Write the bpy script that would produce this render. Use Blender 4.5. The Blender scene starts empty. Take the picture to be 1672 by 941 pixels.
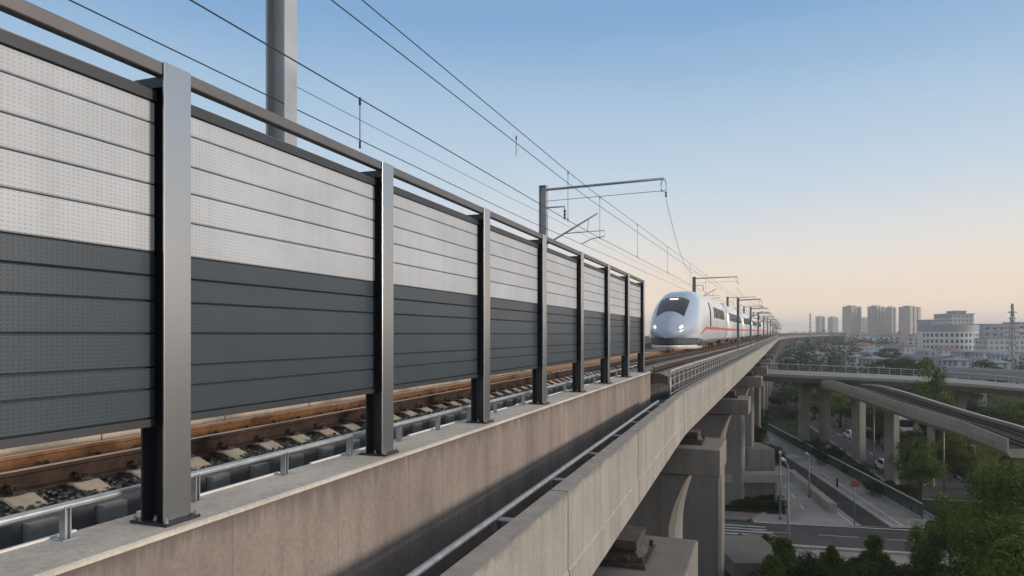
import bpy, bmesh, math, random
from mathutils import Vector
R = random.Random(7)
sc = bpy.context.scene
col = sc.collection
EYE = 16.0                      # camera height above the ground (m)
F = 1115.0; CX = 836.0; HY = 546.0   # calibration of the photograph (pixels)
TH = math.atan((1246 - CX) / F)      # direction of the near viaduct
rad = math.radians

def U(x, y, Y):                  # point at depth Y seen at pixel x, y
    return Vector(((x - CX) / F * Y, Y, EYE - (y - HY) / F * Y))
def gp(x, y, z=0.0):             # ground point
    Y = F * (EYE - z) / (y - HY)
    return Vector(((x - CX) / F * Y, Y, z))

# ------------------------------------------------------------------ materials
def new_mat(name):
    m = bpy.data.materials.new(name); m.use_nodes = True
    nt = m.node_tree
    return m, nt, nt.nodes['Principled BSDF']
def N(nt, typ, **kw):
    n = nt.nodes.new(typ)
    for k, v in kw.items():
        if k in n.inputs.keys(): n.inputs[k].default_value = v
        else: setattr(n, k, v)
    return n
def c4(c): return (c[0], c[1], c[2], 1.0)
def ramp(nt, fac, stops):
    r = nt.nodes.new('ShaderNodeValToRGB')
    el = r.color_ramp.elements
    while len(el) < len(stops): el.new(0.5)
    for e, (p, c) in zip(el, stops): e.position = p; e.color = c4(c)
    nt.links.new(fac, r.inputs['Fac'])
    return r.outputs['Color']
def noise(nt, scale, detail=4, vec=None, mp=None, rough=0.55):
    n = N(nt, 'ShaderNodeTexNoise', Scale=scale, Detail=detail, Roughness=rough)
    tc = nt.nodes.new('ShaderNodeTexCoord')
    src = tc.outputs['Object']
    if mp:
        m = nt.nodes.new('ShaderNodeMapping'); m.inputs['Scale'].default_value = mp
        nt.links.new(src, m.inputs['Vector']); src = m.outputs['Vector']
    nt.links.new(src, n.inputs['Vector'])
    return n.outputs['Fac']
def mixc(nt, fac, a, b, mode='MIX'):
    m = nt.nodes.new('ShaderNodeMix'); m.data_type = 'RGBA'; m.blend_type = mode
    for sock, v in ((m.inputs[0], fac), (m.inputs[6], a), (m.inputs[7], b)):
        if hasattr(v, 'is_linked') or hasattr(v, 'links'): nt.links.new(v, sock)
        elif isinstance(v, (int, float)): sock.default_value = v
        else: sock.default_value = c4(v)
    return m.outputs[2]
def math_(nt, op, a, b=None, c=None):
    m = nt.nodes.new('ShaderNodeMath'); m.operation = op
    for s, v in zip(m.inputs, (a, b, c)):
        if v is None: continue
        if isinstance(v, (int, float)): s.default_value = v
        else: nt.links.new(v, s)
    return m.outputs[0]
def bump(nt, bs, h, strength=0.3, dist=0.02):
    b = N(nt, 'ShaderNodeBump', Strength=strength, Distance=dist)
    nt.links.new(h, b.inputs['Height']); nt.links.new(b.outputs['Normal'], bs.inputs['Normal'])

def plain(name, c, rough=0.6, metal=0.0, var=0.12, scale=4.0, bumpv=0.0, spec=0.5):
    m, nt, bs = new_mat(name)
    f = noise(nt, scale, 5)
    lo = [max(0, x * (1 - var)) for x in c]; hi = [min(1, x * (1 + var)) for x in c]
    nt.links.new(ramp(nt, f, [(0.3, lo), (0.7, hi)]), bs.inputs['Base Color'])
    bs.inputs['Roughness'].default_value = rough; bs.inputs['Metallic'].default_value = metal
    bs.inputs['Specular IOR Level'].default_value = spec
    if bumpv: bump(nt, bs, noise(nt, scale * 8, 4), bumpv, 0.01)
    return m

def concrete(name, c, streak=0.5, dark=(0.5, 0.47, 0.44), board=0.0, big=0.35, drip=None):
    """cast concrete: cloudy tone, vertical rain streaks, pores"""
    m, nt, bs = new_mat(name)
    big_n = noise(nt, big, 6, rough=0.6)
    base = ramp(nt, big_n, [(0.28, [x * 0.72 for x in c]), (0.5, c), (0.75, [min(1, x * 1.22) for x in c])])
    st = noise(nt, 1.0, 5, mp=(2.2, 2.2, 0.10), rough=0.65)
    stf = math_(nt, 'MULTIPLY', ramp(nt, st, [(0.42, (0, 0, 0)), (0.68, (1, 1, 1))]), streak)
    base = mixc(nt, stf, base, [x * y for x, y in zip(c, dark)])
    fine = noise(nt, 28.0, 5)
    base = mixc(nt, 0.30, base, ramp(nt, fine, [(0.3, [x * 0.55 for x in c]), (0.7, [min(1, x * 1.35) for x in c])]))
    por = noise(nt, 9.0, 3)
    base = mixc(nt, math_(nt, 'MULTIPLY', ramp(nt, por, [(0.60, (0, 0, 0)), (0.70, (1, 1, 1))]), 0.22), base, [x * 0.5 for x in c])
    if drip:
        tcf = nt.nodes.new('ShaderNodeTexCoord'); sf = nt.nodes.new('ShaderNodeSeparateXYZ'); nt.links.new(tcf.outputs['Object'], sf.inputs[0])
        fl = math_(nt, 'LESS_THAN', math_(nt, 'FRACT', math_(nt, 'DIVIDE', math_(nt, 'ADD', sf.outputs['Y'], math_(nt, 'MULTIPLY', sf.outputs['X'], 0.37)), 1.35)), 0.010)
        base = mixc(nt, math_(nt, 'MULTIPLY', fl, math_(nt, 'MULTIPLY', noise(nt, 1.7, 3), 0.9)), base, [x * 0.45 for x in c])
        blotch = noise(nt, 1.1, 7, mp=(1, 1, 0.6), rough=0.72)
        base = mixc(nt, math_(nt, 'MULTIPLY', ramp(nt, blotch, [(0.50, (0, 0, 0)), (0.66, (1, 1, 1))]), 0.45), base, [c[0]*0.60, c[1]*0.60, c[2]*0.62])
        pale = noise(nt, 2.3, 6, mp=(1.6, 1.6, 0.25), rough=0.7)
        base = mixc(nt, math_(nt, 'MULTIPLY', ramp(nt, pale, [(0.56, (0, 0, 0)), (0.72, (1, 1, 1))]), 0.35), base, [min(1, x*1.45) for x in c])
        tc = nt.nodes.new('ShaderNodeTexCoord'); sx = nt.nodes.new('ShaderNodeSeparateXYZ'); nt.links.new(tc.outputs['Object'], sx.inputs[0])
        dn = noise(nt, 1.0, 4, mp=(5.5, 5.5, 0.05), rough=0.7)
        reach = math_(nt, 'MULTIPLY_ADD', dn, drip[1]*3.2, -drip[1]*1.1)          # how far each run of dirt reaches down
        d = math_(nt, 'SUBTRACT', drip[0], sx.outputs['Z'])
        f = math_(nt, 'SUBTRACT', 1.0, math_(nt, 'DIVIDE', d, math_(nt, 'MAXIMUM', reach, 0.02)))
        f = math_(nt, 'MULTIPLY', math_(nt, 'MINIMUM', math_(nt, 'MAXIMUM', f, 0.0), 1.0), 0.75)
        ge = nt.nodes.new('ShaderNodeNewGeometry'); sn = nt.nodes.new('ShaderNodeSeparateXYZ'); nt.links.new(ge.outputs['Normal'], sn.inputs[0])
        f = math_(nt, 'MULTIPLY', f, math_(nt, 'LESS_THAN', sn.outputs['Z'], 0.5))
        base = mixc(nt, f, base, [x * 0.42 for x in c])
        base = mixc(nt, math_(nt, 'MULTIPLY', math_(nt, 'GREATER_THAN', sn.outputs['Z'], 0.5), 0.55), base, ramp(nt, noise(nt, 3.0, 6, rough=0.7), [(0.3, [x*0.8 for x in c]), (0.65, [min(1, x*1.5) for x in c])]))  # upward faces painted lighter, as if catching skylight
    nt.links.new(base, bs.inputs['Base Color'])
    bs.inputs['Roughness'].default_value = 0.85
    bs.inputs['Specular IOR Level'].default_value = 0.25
    bump(nt, bs, fine, 0.25, 0.01)
    return m

def perforated(name, c, hole, rough, metal=0.0, depth=0.75):
    m, nt, bs = new_mat(name)
    tc = nt.nodes.new('ShaderNodeTexCoord'); sx = nt.nodes.new('ShaderNodeSeparateXYZ')
    nt.links.new(tc.outputs['Object'], sx.inputs[0])
    def wave(o, pitch, thr, soft):
        s = math_(nt, 'SINE', math_(nt, 'MULTIPLY', o, 2 * math.pi / pitch))
        mr = nt.nodes.new('ShaderNodeMapRange'); mr.inputs['From Min'].default_value = thr - soft; mr.inputs['From Max'].default_value = thr + soft
        nt.links.new(s, mr.inputs['Value']); return mr.outputs[0]
    a = wave(sx.outputs['X'], 0.030, 0.0, 0.4); b = wave(sx.outputs['Z'], 0.0235, 0.40, 0.4)
    h = math_(nt, 'MULTIPLY', a, b)
    jit = noise(nt, 30, 2)
    h2 = math_(nt, 'MULTIPLY', h, math_(nt, 'MULTIPLY_ADD', jit, 1.5, 0.05))
    cl = noise(nt, 1.3, 5, mp=(1, 1, 2))
    base = ramp(nt, cl, [(0.3, [x * 0.9 for x in c]), (0.7, [min(1, x * 1.08) for x in c])])
    oi = nt.nodes.new('ShaderNodeObjectInfo')
    base = mixc(nt, math_(nt, 'MULTIPLY_ADD', oi.outputs['Random'], 0.22, 0.0), base, [x * 0.72 for x in c])
    run_ = noise(nt, 1.0, 5, mp=(7.0, 1.0, 0.35), rough=0.7)
    base = mixc(nt, math_(nt, 'MULTIPLY', ramp(nt, run_, [(0.48, (0, 0, 0)), (0.72, (1, 1, 1))]), 0.28), base, [x * 0.6 + 0.02 for x in c])
    base = mixc(nt, math_(nt, 'MULTIPLY', h2, depth), base, hole)
    nt.links.new(base, bs.inputs['Base Color'])
    bs.inputs['Roughness'].default_value = rough; bs.inputs['Metallic'].default_value = metal
    inv = math_(nt, 'SUBTRACT', 1.0, h2)
    bump(nt, bs, inv, 0.12, 0.002)
    return m

def facade(name, wall, glass, fx, fz, wx=0.55, wz=0.5, vstripe=None):
    """far facade: window grid in object space"""
    m, nt, bs = new_mat(name)
    tc = nt.nodes.new('ShaderNodeTexCoord'); sx = nt.nodes.new('ShaderNodeSeparateXYZ')
    nt.links.new(tc.outputs['Object'], sx.inputs[0])
    u = math_(nt, 'ADD', sx.outputs['X'], sx.outputs['Y'])
    fu = math_(nt, 'FRACT', math_(nt, 'DIVIDE', u, fx)); fv = math_(nt, 'FRACT', math_(nt, 'DIVIDE', sx.outputs['Z'], fz))
    mk = math_(nt, 'MULTIPLY', math_(nt, 'LESS_THAN', fu, wx), math_(nt, 'LESS_THAN', fv, wz))
    base = ramp(nt, noise(nt, 0.06, 4), [(0.3, [x * 0.85 for x in wall]), (0.7, wall)])
    nt.links.new(mixc(nt, mk, base, glass), bs.inputs['Base Color'])
    bs.inputs['Roughness'].default_value = 0.7
    return m

def leafmat(name, c1, c2):
    m, nt, bs = new_mat(name)
    oi = nt.nodes.new('ShaderNodeObjectInfo')
    geo = nt.nodes.new('ShaderNodeNewGeometry')
    f = math_(nt, 'ADD', math_(nt, 'MULTIPLY', geo.outputs['Random Per Island'], 0.75), math_(nt, 'MULTIPLY', oi.outputs['Random'], 0.25))
    col_ = ramp(nt, f, [(0.0, c1), (0.75, c2), (1.0, [min(1, x * 1.7) for x in c2])])
    nt.links.new(col_, bs.inputs['Base Color'])
    bs.inputs['Roughness'].default_value = 0.55; bs.inputs['Specular IOR Level'].default_value = 0.3
    tr = N(nt, 'ShaderNodeBsdfTranslucent'); nt.links.new(col_, tr.inputs['Color'])
    mx = nt.nodes.new('ShaderNodeMixShader'); mx.inputs[0].default_value = 0.45
    nt.links.new(bs.outputs[0], mx.inputs[1]); nt.links.new(tr.outputs[0], mx.inputs[2])
    nt.links.new(mx.outputs[0], nt.nodes['Material Output'].inputs['Surface'])
    return m

def rust(name, c1, c2, c3):
    m, nt, bs = new_mat(name)
    n1 = noise(nt, 5.0, 6, rough=0.7)
    nt.links.new(ramp(nt, n1, [(0.3, c1), (0.5, c2), (0.72, c3)]), bs.inputs['Base Color'])
    bs.inputs['Roughness'].default_value = 0.8
    bump(nt, bs, noise(nt, 60, 4), 0.4, 0.004)
    return m

def emit(name, c, s):
    m, nt, bs = new_mat(name)
    bs.inputs['Base Color'].default_value = c4(c)
    bs.inputs['Emission Color'].default_value = c4(c); bs.inputs['Emission Strength'].default_value = s
    return m

M = {}
M['wall'] = concrete('wall_concrete', (0.285, 0.240, 0.210), 0.8, big=0.5, drip=(14.74, 0.30))
M['parapet'] = concrete('parapet_concrete', (0.38, 0.355, 0.325), 0.65, big=0.4, drip=(14.0, 0.16))
M['coping'] = concrete('coping_concrete', (0.66, 0.585, 0.505), 0.4, big=1.2)
M['pier'] = concrete('pier_concrete', (0.25, 0.23, 0.21), 0.5, big=0.25)
M['pier2'] = concrete('road_pier_concrete', (0.30, 0.285, 0.255), 0.5, big=0.3)
M['soffit'] = concrete('deck_concrete', (0.26, 0.25, 0.24), 0.2)
M['slab'] = concrete('trough_concrete', (0.17, 0.165, 0.16), 0.3, big=1.5)
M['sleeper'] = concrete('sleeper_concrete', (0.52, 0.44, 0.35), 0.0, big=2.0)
M['sleeper_side'] = concrete('shaded_sleeper_flank', (0.13, 0.11, 0.095), 0.2, big=2.0)  # darker colour paints shade onto the sleeper flanks
M['cream'] = concrete('cream_concrete', (0.70, 0.58, 0.46), 0.0, big=2.0)
M['kerb'] = concrete('kerb_concrete', (0.34, 0.33, 0.31), 0.2)
M['light_panel'] = perforated('light_grey_perforated_aluminium', (0.53, 0.555, 0.585), (0.20, 0.20, 0.205), 0.42, depth=0.50)
M['dark_panel'] = perforated('anthracite_perforated_aluminium', (0.052, 0.070, 0.088), (0.02, 0.023, 0.027), 0.33, depth=0.7)
M['dark_frame'] = plain('anthracite_powder_coat', (0.035, 0.04, 0.046), 0.45, 0.0, 0.1, 3)
M['post_face'] = plain('grey_metallic_paint', (0.44, 0.445, 0.455), 0.27, 0.85, 0.04, 1.0)
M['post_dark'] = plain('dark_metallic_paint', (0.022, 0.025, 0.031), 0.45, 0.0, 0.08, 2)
M['toprail'] = plain('warm_grey_metal', (0.14, 0.135, 0.135), 0.45, 0.3, 0.08, 3)
M['galv'] = plain('galvanised_steel', (0.36, 0.385, 0.41), 0.42, 0.55, 0.22, 8)
M['galv_light'] = plain('bright_galvanised_steel', (0.55, 0.57, 0.58), 0.38, 0.6, 0.18, 8)
M['white_strip'] = plain('gap_light_white', (0.74, 0.71, 0.66), 0.6, 0, 0.1, 3)
M['rail_near'] = rust('shaded_rusty_rail', (0.016, 0.009, 0.007), (0.038, 0.020, 0.013), (0.085, 0.044, 0.026))  # rust darkened, with the shade below the rail head painted in
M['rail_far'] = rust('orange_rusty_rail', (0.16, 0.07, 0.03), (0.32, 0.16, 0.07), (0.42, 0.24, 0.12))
M['rail_top'] = plain('worn_rail_head', (0.46, 0.30, 0.19), 0.4, 0.6, 0.2, 6)
M['ballast_bed'] = plain('ballast_bed', (0.075, 0.07, 0.065), 0.95, 0, 0.6, 14, 0.8)
M['stone'] = None
m_, nt_, bs_ = new_mat('ballast_stone')
g_ = nt_.nodes.new('ShaderNodeNewGeometry')
nt_.links.new(ramp(nt_, g_.outputs['Random Per Island'], [(0, (0.035, 0.033, 0.032)), (0.6, (0.10, 0.095, 0.09)), (1, (0.22, 0.205, 0.19))]), bs_.inputs['Base Color'])
bs_.inputs['Roughness'].default_value = 0.9; M['stone'] = m_
M['mast'] = plain('weathered_zinc_mast', (0.38, 0.40, 0.42), 0.55, 0.35, 0.14, 1.2)
M['mast_far'] = plain('dull_mast_steel', (0.24, 0.26, 0.28), 0.6, 0.2, 0.1, 2)
M['wire'] = plain('copper_wire_dark', (0.035, 0.037, 0.045), 0.5, 0.3, 0.1, 3)
M['insul'] = plain('insulator_brown', (0.09, 0.06, 0.055), 0.35, 0, 0.1, 5)
M['bearing'] = rust('bearing_steel', (0.03, 0.026, 0.024), (0.06, 0.05, 0.043), (0.12, 0.09, 0.07))
M['train_white'] = plain('train_white_paint', (0.72, 0.74, 0.77), 0.22, 0.0, 0.02, 1)
M['train_nose'] = plain('train_silver_blue_paint', (0.50, 0.57, 0.68), 0.25, 0.15, 0.02, 1)
m_, nt_, bs_ = new_mat('train_body_paint')
at_ = nt_.nodes.new('ShaderNodeAttribute'); at_.attribute_name = 'paint'
nt_.links.new(mixc(nt_, at_.outputs['Fac'], (0.72, 0.74, 0.77), (0.42, 0.50, 0.62)), bs_.inputs['Base Color'])
bs_.inputs['Roughness'].default_value = 0.22; M['train_body'] = m_
M['train_glass'] = plain('train_dark_glass', (0.02, 0.028, 0.04), 0.08, 0, 0.05, 1)
M['train_window'] = plain('train_side_window', (0.02, 0.025, 0.034), 0.6, 0, 0.1, 1, spec=0.08)
M['train_red'] = plain('train_red_stripe', (0.62, 0.10, 0.06), 0.35, 0, 0.05, 1)
M['train_grey'] = plain('train_grey_skirt', (0.30, 0.32, 0.35), 0.4, 0.1, 0.05, 1)
M['train_bumper'] = plain('train_dark_grey_bumper', (0.10, 0.108, 0.12), 0.4, 0.1, 0.05, 1)
M['train_dark'] = plain('train_underframe', (0.03, 0.032, 0.036), 0.6, 0.1, 0.1, 2)
M['lamp'] = emit('headlamp_glow', (1.0, 0.74, 0.66), 1.25)
M['asphalt'] = plain('asphalt', (0.080, 0.079, 0.082), 0.9, 0, 0.25, 0.5, 0.3)
M['street'] = plain('worn_grey_street', (0.34, 0.33, 0.325), 0.9, 0, 0.22, 0.35, 0.3)
M['busway'] = plain('dark_asphalt_strip', (0.045, 0.044, 0.046), 0.9, 0, 0.2, 0.8, 0.3)
M['pave'] = plain('concrete_paving', (0.30, 0.28, 0.265), 0.9, 0, 0.2, 0.6)
M['pave_pink'] = plain('brick_paving', (0.27, 0.215, 0.19), 0.9, 0, 0.25, 1.5)
M['marking'] = plain('road_paint', (0.62, 0.62, 0.62), 0.8, 0, 0.25, 2.5)
M['far_ground'] = plain('pale_paved_ground', (0.17, 0.175, 0.17), 0.95, 0, 0.5, 0.05, spec=0.1)
M['grass'] = plain('ground_grass', (0.036, 0.048, 0.018), 1.0, 0, 0.5, 0.12, spec=0.1)
M['soil'] = plain('planting_soil', (0.03, 0.034, 0.018), 1.0, 0, 0.5, 0.8, spec=0.1)
M['green_rail'] = plain('green_fence_paint', (0.03, 0.085, 0.07), 0.5, 0.1, 0.2, 2)
M['lamp_post'] = plain('grey_lamp_post', (0.21, 0.225, 0.24), 0.5, 0.3, 0.1, 2)
M['lamp_head'] = plain('pale_lamp_head', (0.55, 0.56, 0.56), 0.4, 0.1, 0.05, 2)
M['white'] = plain('white_paint', (0.75, 0.75, 0.75), 0.4, 0, 0.05, 1)
M['red'] = plain('red_sign_paint', (0.26, 0.022, 0.03), 0.5, 0, 0.1, 2)
M['black'] = plain('black_rubber', (0.02, 0.02, 0.022), 0.6, 0, 0.1, 2)
M['bark'] = plain('tree_bark', (0.06, 0.05, 0.04), 0.95, 0, 0.35, 5, 0.5)
M['leaf_a'] = leafmat('leaf_mid_green', (0.026, 0.052, 0.012), (0.16, 0.22, 0.05))
M['leaf_b'] = leafmat('leaf_yellow_green', (0.055, 0.085, 0.015), (0.25, 0.28, 0.06))
M['leaf_c'] = leafmat('leaf_dark_green', (0.018, 0.034, 0.010), (0.075, 0.108, 0.028))
M['leaf_far'] = leafmat('leaf_far_green', (0.020, 0.036, 0.018), (0.060, 0.088, 0.036))
M['road_deck'] = plain('elevated_road_surface', (0.42, 0.42, 0.42), 0.85, 0, 0.15, 0.4)
M['far_road'] = plain('far_road_concrete', (0.33, 0.35, 0.37), 0.85, 0, 0.12, 0.05)
M['glass_rail'] = plain('grey_green_rail', (0.17, 0.21, 0.20), 0.4, 0.3, 0.1, 1)
M['b_white'] = plain('white_render', (0.62, 0.62, 0.60), 0.8, 0, 0.06, 0.1)
M['b_grey'] = plain('grey_cladding', (0.25, 0.29, 0.32), 0.6, 0, 0.1, 0.2)
M['b_glass'] = plain('dark_window_glass', (0.04, 0.05, 0.06), 0.2, 0, 0.1, 0.3)
M['roof_red'] = plain('red_tile_roof', (0.30, 0.13, 0.09), 0.85, 0, 0.15, 0.3)
M['tower_a'] = facade('tower_beige', (0.54, 0.43, 0.34), (0.13, 0.125, 0.13), 3.4, 2.9, 0.5, 0.55)
M['tower_b'] = facade('tower_grey', (0.44, 0.39, 0.36), (0.12, 0.12, 0.13), 3.0, 2.9, 0.5, 0.5)
M['far_house'] = facade('pale_hall_wall', (0.50, 0.50, 0.50), (0.16, 0.18, 0.20), 2.6, 3.0, 0.45, 0.5)
M['block'] = facade('pale_block', (0.55, 0.53, 0.50), (0.15, 0.16, 0.18), 3.2, 3.3, 0.5, 0.5)

# ------------------------------------------------------------------ mesh builder
class MB:
    def __init__(s): s.v = []; s.f = []; s.mi = []; s.sm = []
    def face(s, ids, mi=0, sm=False): s.f.append(ids); s.mi.append(mi); s.sm.append(sm)
    def box(s, a, b, mi=0, T=None):
        (x0, y0, z0), (x1, y1, z1) = a, b
        pts = [(x0,y0,z0),(x1,y0,z0),(x1,y1,z0),(x0,y1,z0),(x0,y0,z1),(x1,y0,z1),(x1,y1,z1),(x0,y1,z1)]
        s.hexa([T(p) if T else p for p in pts], mi)
    def hexa(s, pts, mi=0):
        o = len(s.v); s.v += [tuple(p) for p in pts]
        for q in ((0,3,2,1),(4,5,6,7),(0,1,5,4),(1,2,6,5),(2,3,7,6),(3,0,4,7)): s.face([o+i for i in q], mi)
    def loft(s, rings, mi=0, closed=True, caps=True, sm=False):
        o = len(s.v); k = len(rings[0])
        for r in rings: s.v += [tuple(p) for p in r]
        for i in range(len(rings)-1):
            for j in range(k if closed else k-1):
                a = o+i*k+j; b = o+i*k+(j+1)%k
                s.face([a, b, b+k, a+k], mi, sm)
        if caps and closed:
            s.face([o+j for j in range(k)][::-1], mi); s.face([o+(len(rings)-1)*k+j for j in range(k)], mi)
    def tube(s, pts, r, seg=8, mi=0, caps=True):
        pts = [Vector(p) for p in pts]; rings = []
        rr = r if isinstance(r, (list, tuple)) else [r]*len(pts)
        for i, p in enumerate(pts):
            t = (pts[min(i+1, len(pts)-1)] - pts[max(i-1, 0)]).normalized()
            u = t.cross(Vector((0,0,1)))
            if u.length < 1e-3: u = Vector((1,0,0))
            u.normalize(); w = u.cross(t)
            rings.append([p + (u*math.cos(2*math.pi*j/seg) + w*math.sin(2*math.pi*j/seg))*rr[i] for j in range(seg)])
        s.loft(rings, mi, True, caps, True)
    def prism(s, poly, z0, z1, mi=0):
        s.loft([[(p[0], p[1], z0) for p in poly], [(p[0], p[1], z1) for p in poly]], mi)
    def poly(s, pts, mi=0):
        o = len(s.v); s.v += [tuple(p) for p in pts]; s.face(list(range(o, o+len(pts))), mi)
    def build(s, name, mats, parent=None, fix=True):
        me = bpy.data.meshes.new(name); me.from_pydata(s.v, [], s.f)
        if not isinstance(mats, (list, tuple)): mats = [mats]
        for m in mats: me.materials.append(m)
        me.polygons.foreach_set('material_index', s.mi); me.polygons.foreach_set('use_smooth', s.sm)
        if fix:
            bm = bmesh.new(); bm.from_mesh(me); bmesh.ops.recalc_face_normals(bm, faces=bm.faces); bm.to_mesh(me); bm.free()
        me.update()
        o = bpy.data.objects.new(name, me); col.objects.link(o)
        if parent is not None: o.parent = parent
        return o

def tag(o, label=None, cat=None, group=None, kind=None):
    if label: o['label'] = label
    if cat: o['category'] = cat
    if group: o['group'] = group
    if kind: o['kind'] = kind
    return o
def empty(name, loc=(0,0,0), rz=0, label=None, cat=None, group=None):
    o = bpy.data.objects.new(name, None); col.objects.link(o); o.empty_display_size = 0.2
    o.location = loc; o.rotation_euler = (0, 0, rz)
    return tag(o, label, cat, group)
def copy_tree(o, parent=None):
    c = o.copy(); col.objects.link(c); c.parent = parent
    for ch in o.children: copy_tree(ch, c)
    return c

# ------------------------------------------------------------------ alignment of the viaduct
T0, T1, TB0, TB1, TCURVE, RCURVE = -6.0, 730.0, 23.0, 27.0, 300.0, 1500.0
TH2 = math.atan(0.402)
def phi(t):
    if t <= TB0: a = TH
    elif t >= TB1: a = TH2
    else: a = TH + (TH2-TH)*(t-TB0)/(TB1-TB0)
    if t > TCURVE: a += (t-TCURVE)/RCURVE
    return a
_st = 0.5; _tab = []
_x = T0*math.sin(TH); _y = T0*math.cos(TH); _t = T0
while _t <= T1 + 1:
    _tab.append((_x, _y)); a_ = phi(_t + _st/2); _x += math.sin(a_)*_st; _y += math.cos(a_)*_st; _t += _st
def rise(t): return 0.0 if t < 70 else 0.0036*(t-70)
def P(t, n, h):                  # t along the track, n to the right of the camera's line, h below the eye
    i = (t-T0)/_st; k = max(0, min(int(i), len(_tab)-2)); fr = i-k
    x = _tab[k][0]*(1-fr)+_tab[k+1][0]*fr; y = _tab[k][1]*(1-fr)+_tab[k+1][1]*fr
    a = phi(t)
    return Vector((x + n*math.cos(a), y - n*math.sin(a), EYE - h + rise(t)))
def ts(a, b):
    out = [a]; t = a
    while True:
        st = 1.0 if t < 30 else (3.0 if t < 80 else (8.0 if t < 300 else 12.0))
        t += st
        if t >= b - 0.3: out.append(b); return out
        out.append(t)
def sweep(mb, sec, a, b, mi=0, dn=None, caps=True, sm=False, tl=None):
    rings = []
    for t in (tl or ts(a, b)):
        d = dn(t) if dn else 0.0
        rings.append([P(t, n + d, h) for n, h in sec])
    mb.loft(rings, mi, True, caps, sm)
def rect(n0, n1, h0, h1): return [(n0, h0), (n1, h0), (n1, h1), (n0, h1)]
def circ(n, h, r, k=8): return [(n + r*math.cos(2*math.pi*j/k), h + r*math.sin(2*math.pi*j/k)) for j in range(k)]

# ================================================================== SETTING
g = MB(); g.poly([(-2600,-400,0),(4600,-400,0),(4600,5600,0),(-2600,5600,0)])
tag(g.build('ground', M['grass'], fix=False), kind='structure')

def sheet(name, pts, mat, z, structure=True):
    mb = MB(); mb.poly([(p[0], p[1], z) for p in pts])
    o = mb.build(name, mat, fix=False)
    o.data.flip_normals() if o.data.polygons[0].normal.z < 0 else None
    return tag(o, kind='structure')
# main street heading away beside the viaduct
sheet('street', [(20.5,57.9),(36.4,55.9),(41.9,112),(52,185),(36,185),(31.5,112)], M['street'], 0.004)
sheet('cross_road', [(-30,69.5),(19,58.4),(36.4,54.4),(80,44),(79,38),(30,49.4),(18,52.2),(-31,63.5)], M['asphalt'], 0.008)
sheet('asphalt_strip', [(29.2,57.0),(31.4,56.6),(34.6,79.6),(38.6,112),(36.4,112),(32.5,79.6)], M['busway'], 0.010)
sheet('side_road', [(38.5,66),(48.5,64),(64.5,135),(72,175),(60,175),(56,135)], M['asphalt'], 0.006)
sheet('pavement', [(30,49.3),(18,52.1),(8,54.4),(7.2,51.0),(17.5,48.9),(29.3,46.6),(79,35),(79,37.9)], M['pave'], 0.006)
sheet('plaza_paving', [(8,61.6),(20.4,58.9),(23.6,62.6),(8,66.5)], M['pave_pink'], 0.007)
sheet('far_yard', [(72,185),(150,185),(330,520),(150,520)], M['far_ground'], 0.003)
sheet('far_street', [(80,190),(92,188),(215,420),(330,640),(300,640),(190,420)], M['asphalt'], 0.012)
# painted markings on the roads
def line_strip(mb, p0, p1, w, dash=None, gap=None):
    p0 = Vector(p0[:2]); p1 = Vector(p1[:2]); d = (p1-p0); L = d.length; d.normalize(); q = Vector((-d.y, d.x))*w/2
    s = 0.0
    while s < L:
        e = min(L, s + (dash or L))
        a = p0+d*s; b = p0+d*e
        mb.poly([(a+q).to_3d(), (b+q).to_3d(), (b-q).to_3d(), (a-q).to_3d()])
        s = e + (gap or 1e9)
mk = MB()
line_strip(mk, (32.6,57.0), (35.2,74.0), 0.16)
line_strip(mk, (35.4,76.0), (40.0,112.0), 0.16, 2.2, 2.0)
line_strip(mk, (28.6,57.2), (31.9,79.6), 0.14)
line_strip(mk, (31.75,57.0), (34.9,79.6), 0.12)
line_strip(mk, (26.6,62.2), (28.8,72), 0.16, 2.2, 2.2)
line_strip(mk, (20.6,58.2), (36.3,54.9), 0.2)
line_strip(mk, (19.5,55.6), (79,41.2), 0.10, 3.0, 2.0)
line_strip(mk, (18.2,52.6), (79,38.3), 0.16)
for i in range(6):                      # hatched zone on the left of the cross road
    y0 = 57.6 - i*0.85
    line_strip(mk, (17.0, y0), (21.0 - 0.25*(i % 2), y0-1.0), 0.28)
line_strip(mk, (42.5,66.5), (58.0,135), 0.16, 3, 3)
line_strip(mk, (47.4,64.6), (50.6,79), 0.2)
line_strip(mk, (39.6,66.4), (48.0,64.7), 0.25)
for i, v in enumerate(mk.v): mk.v[i] = (v[0], v[1], 0.016)
tag(mk.build('road_markings', M['marking'], fix=False), kind='structure')
kb = MB()
def kerb(mb, pts, w=0.25, h=0.14):
    for a, b in zip(pts[:-1], pts[1:]):
        a = Vector(a); b = Vector(b); d = (b-a).normalized(); q = Vector((-d.y, d.x))*w/2
        mb.prism([a+q, a-q, b-q, b+q], -0.05, h)
kerb(kb, [(36.5,56.0),(41.9,112),(52,185)]); kerb(kb, [(38.4,66.2),(55.8,135)]); kerb(kb, [(48.7,64.2),(64.7,135)])
kerb(kb, [(8,61.4),(20.3,58.7)]); kerb(kb, [(17.9,51.95),(29.9,49.2)], 0.3); kerb(kb, [(20.5,58.2),(23.7,62.6),(31.3,112)])
tag(kb.build('road_kerb', M['kerb']), kind='structure')

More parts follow.
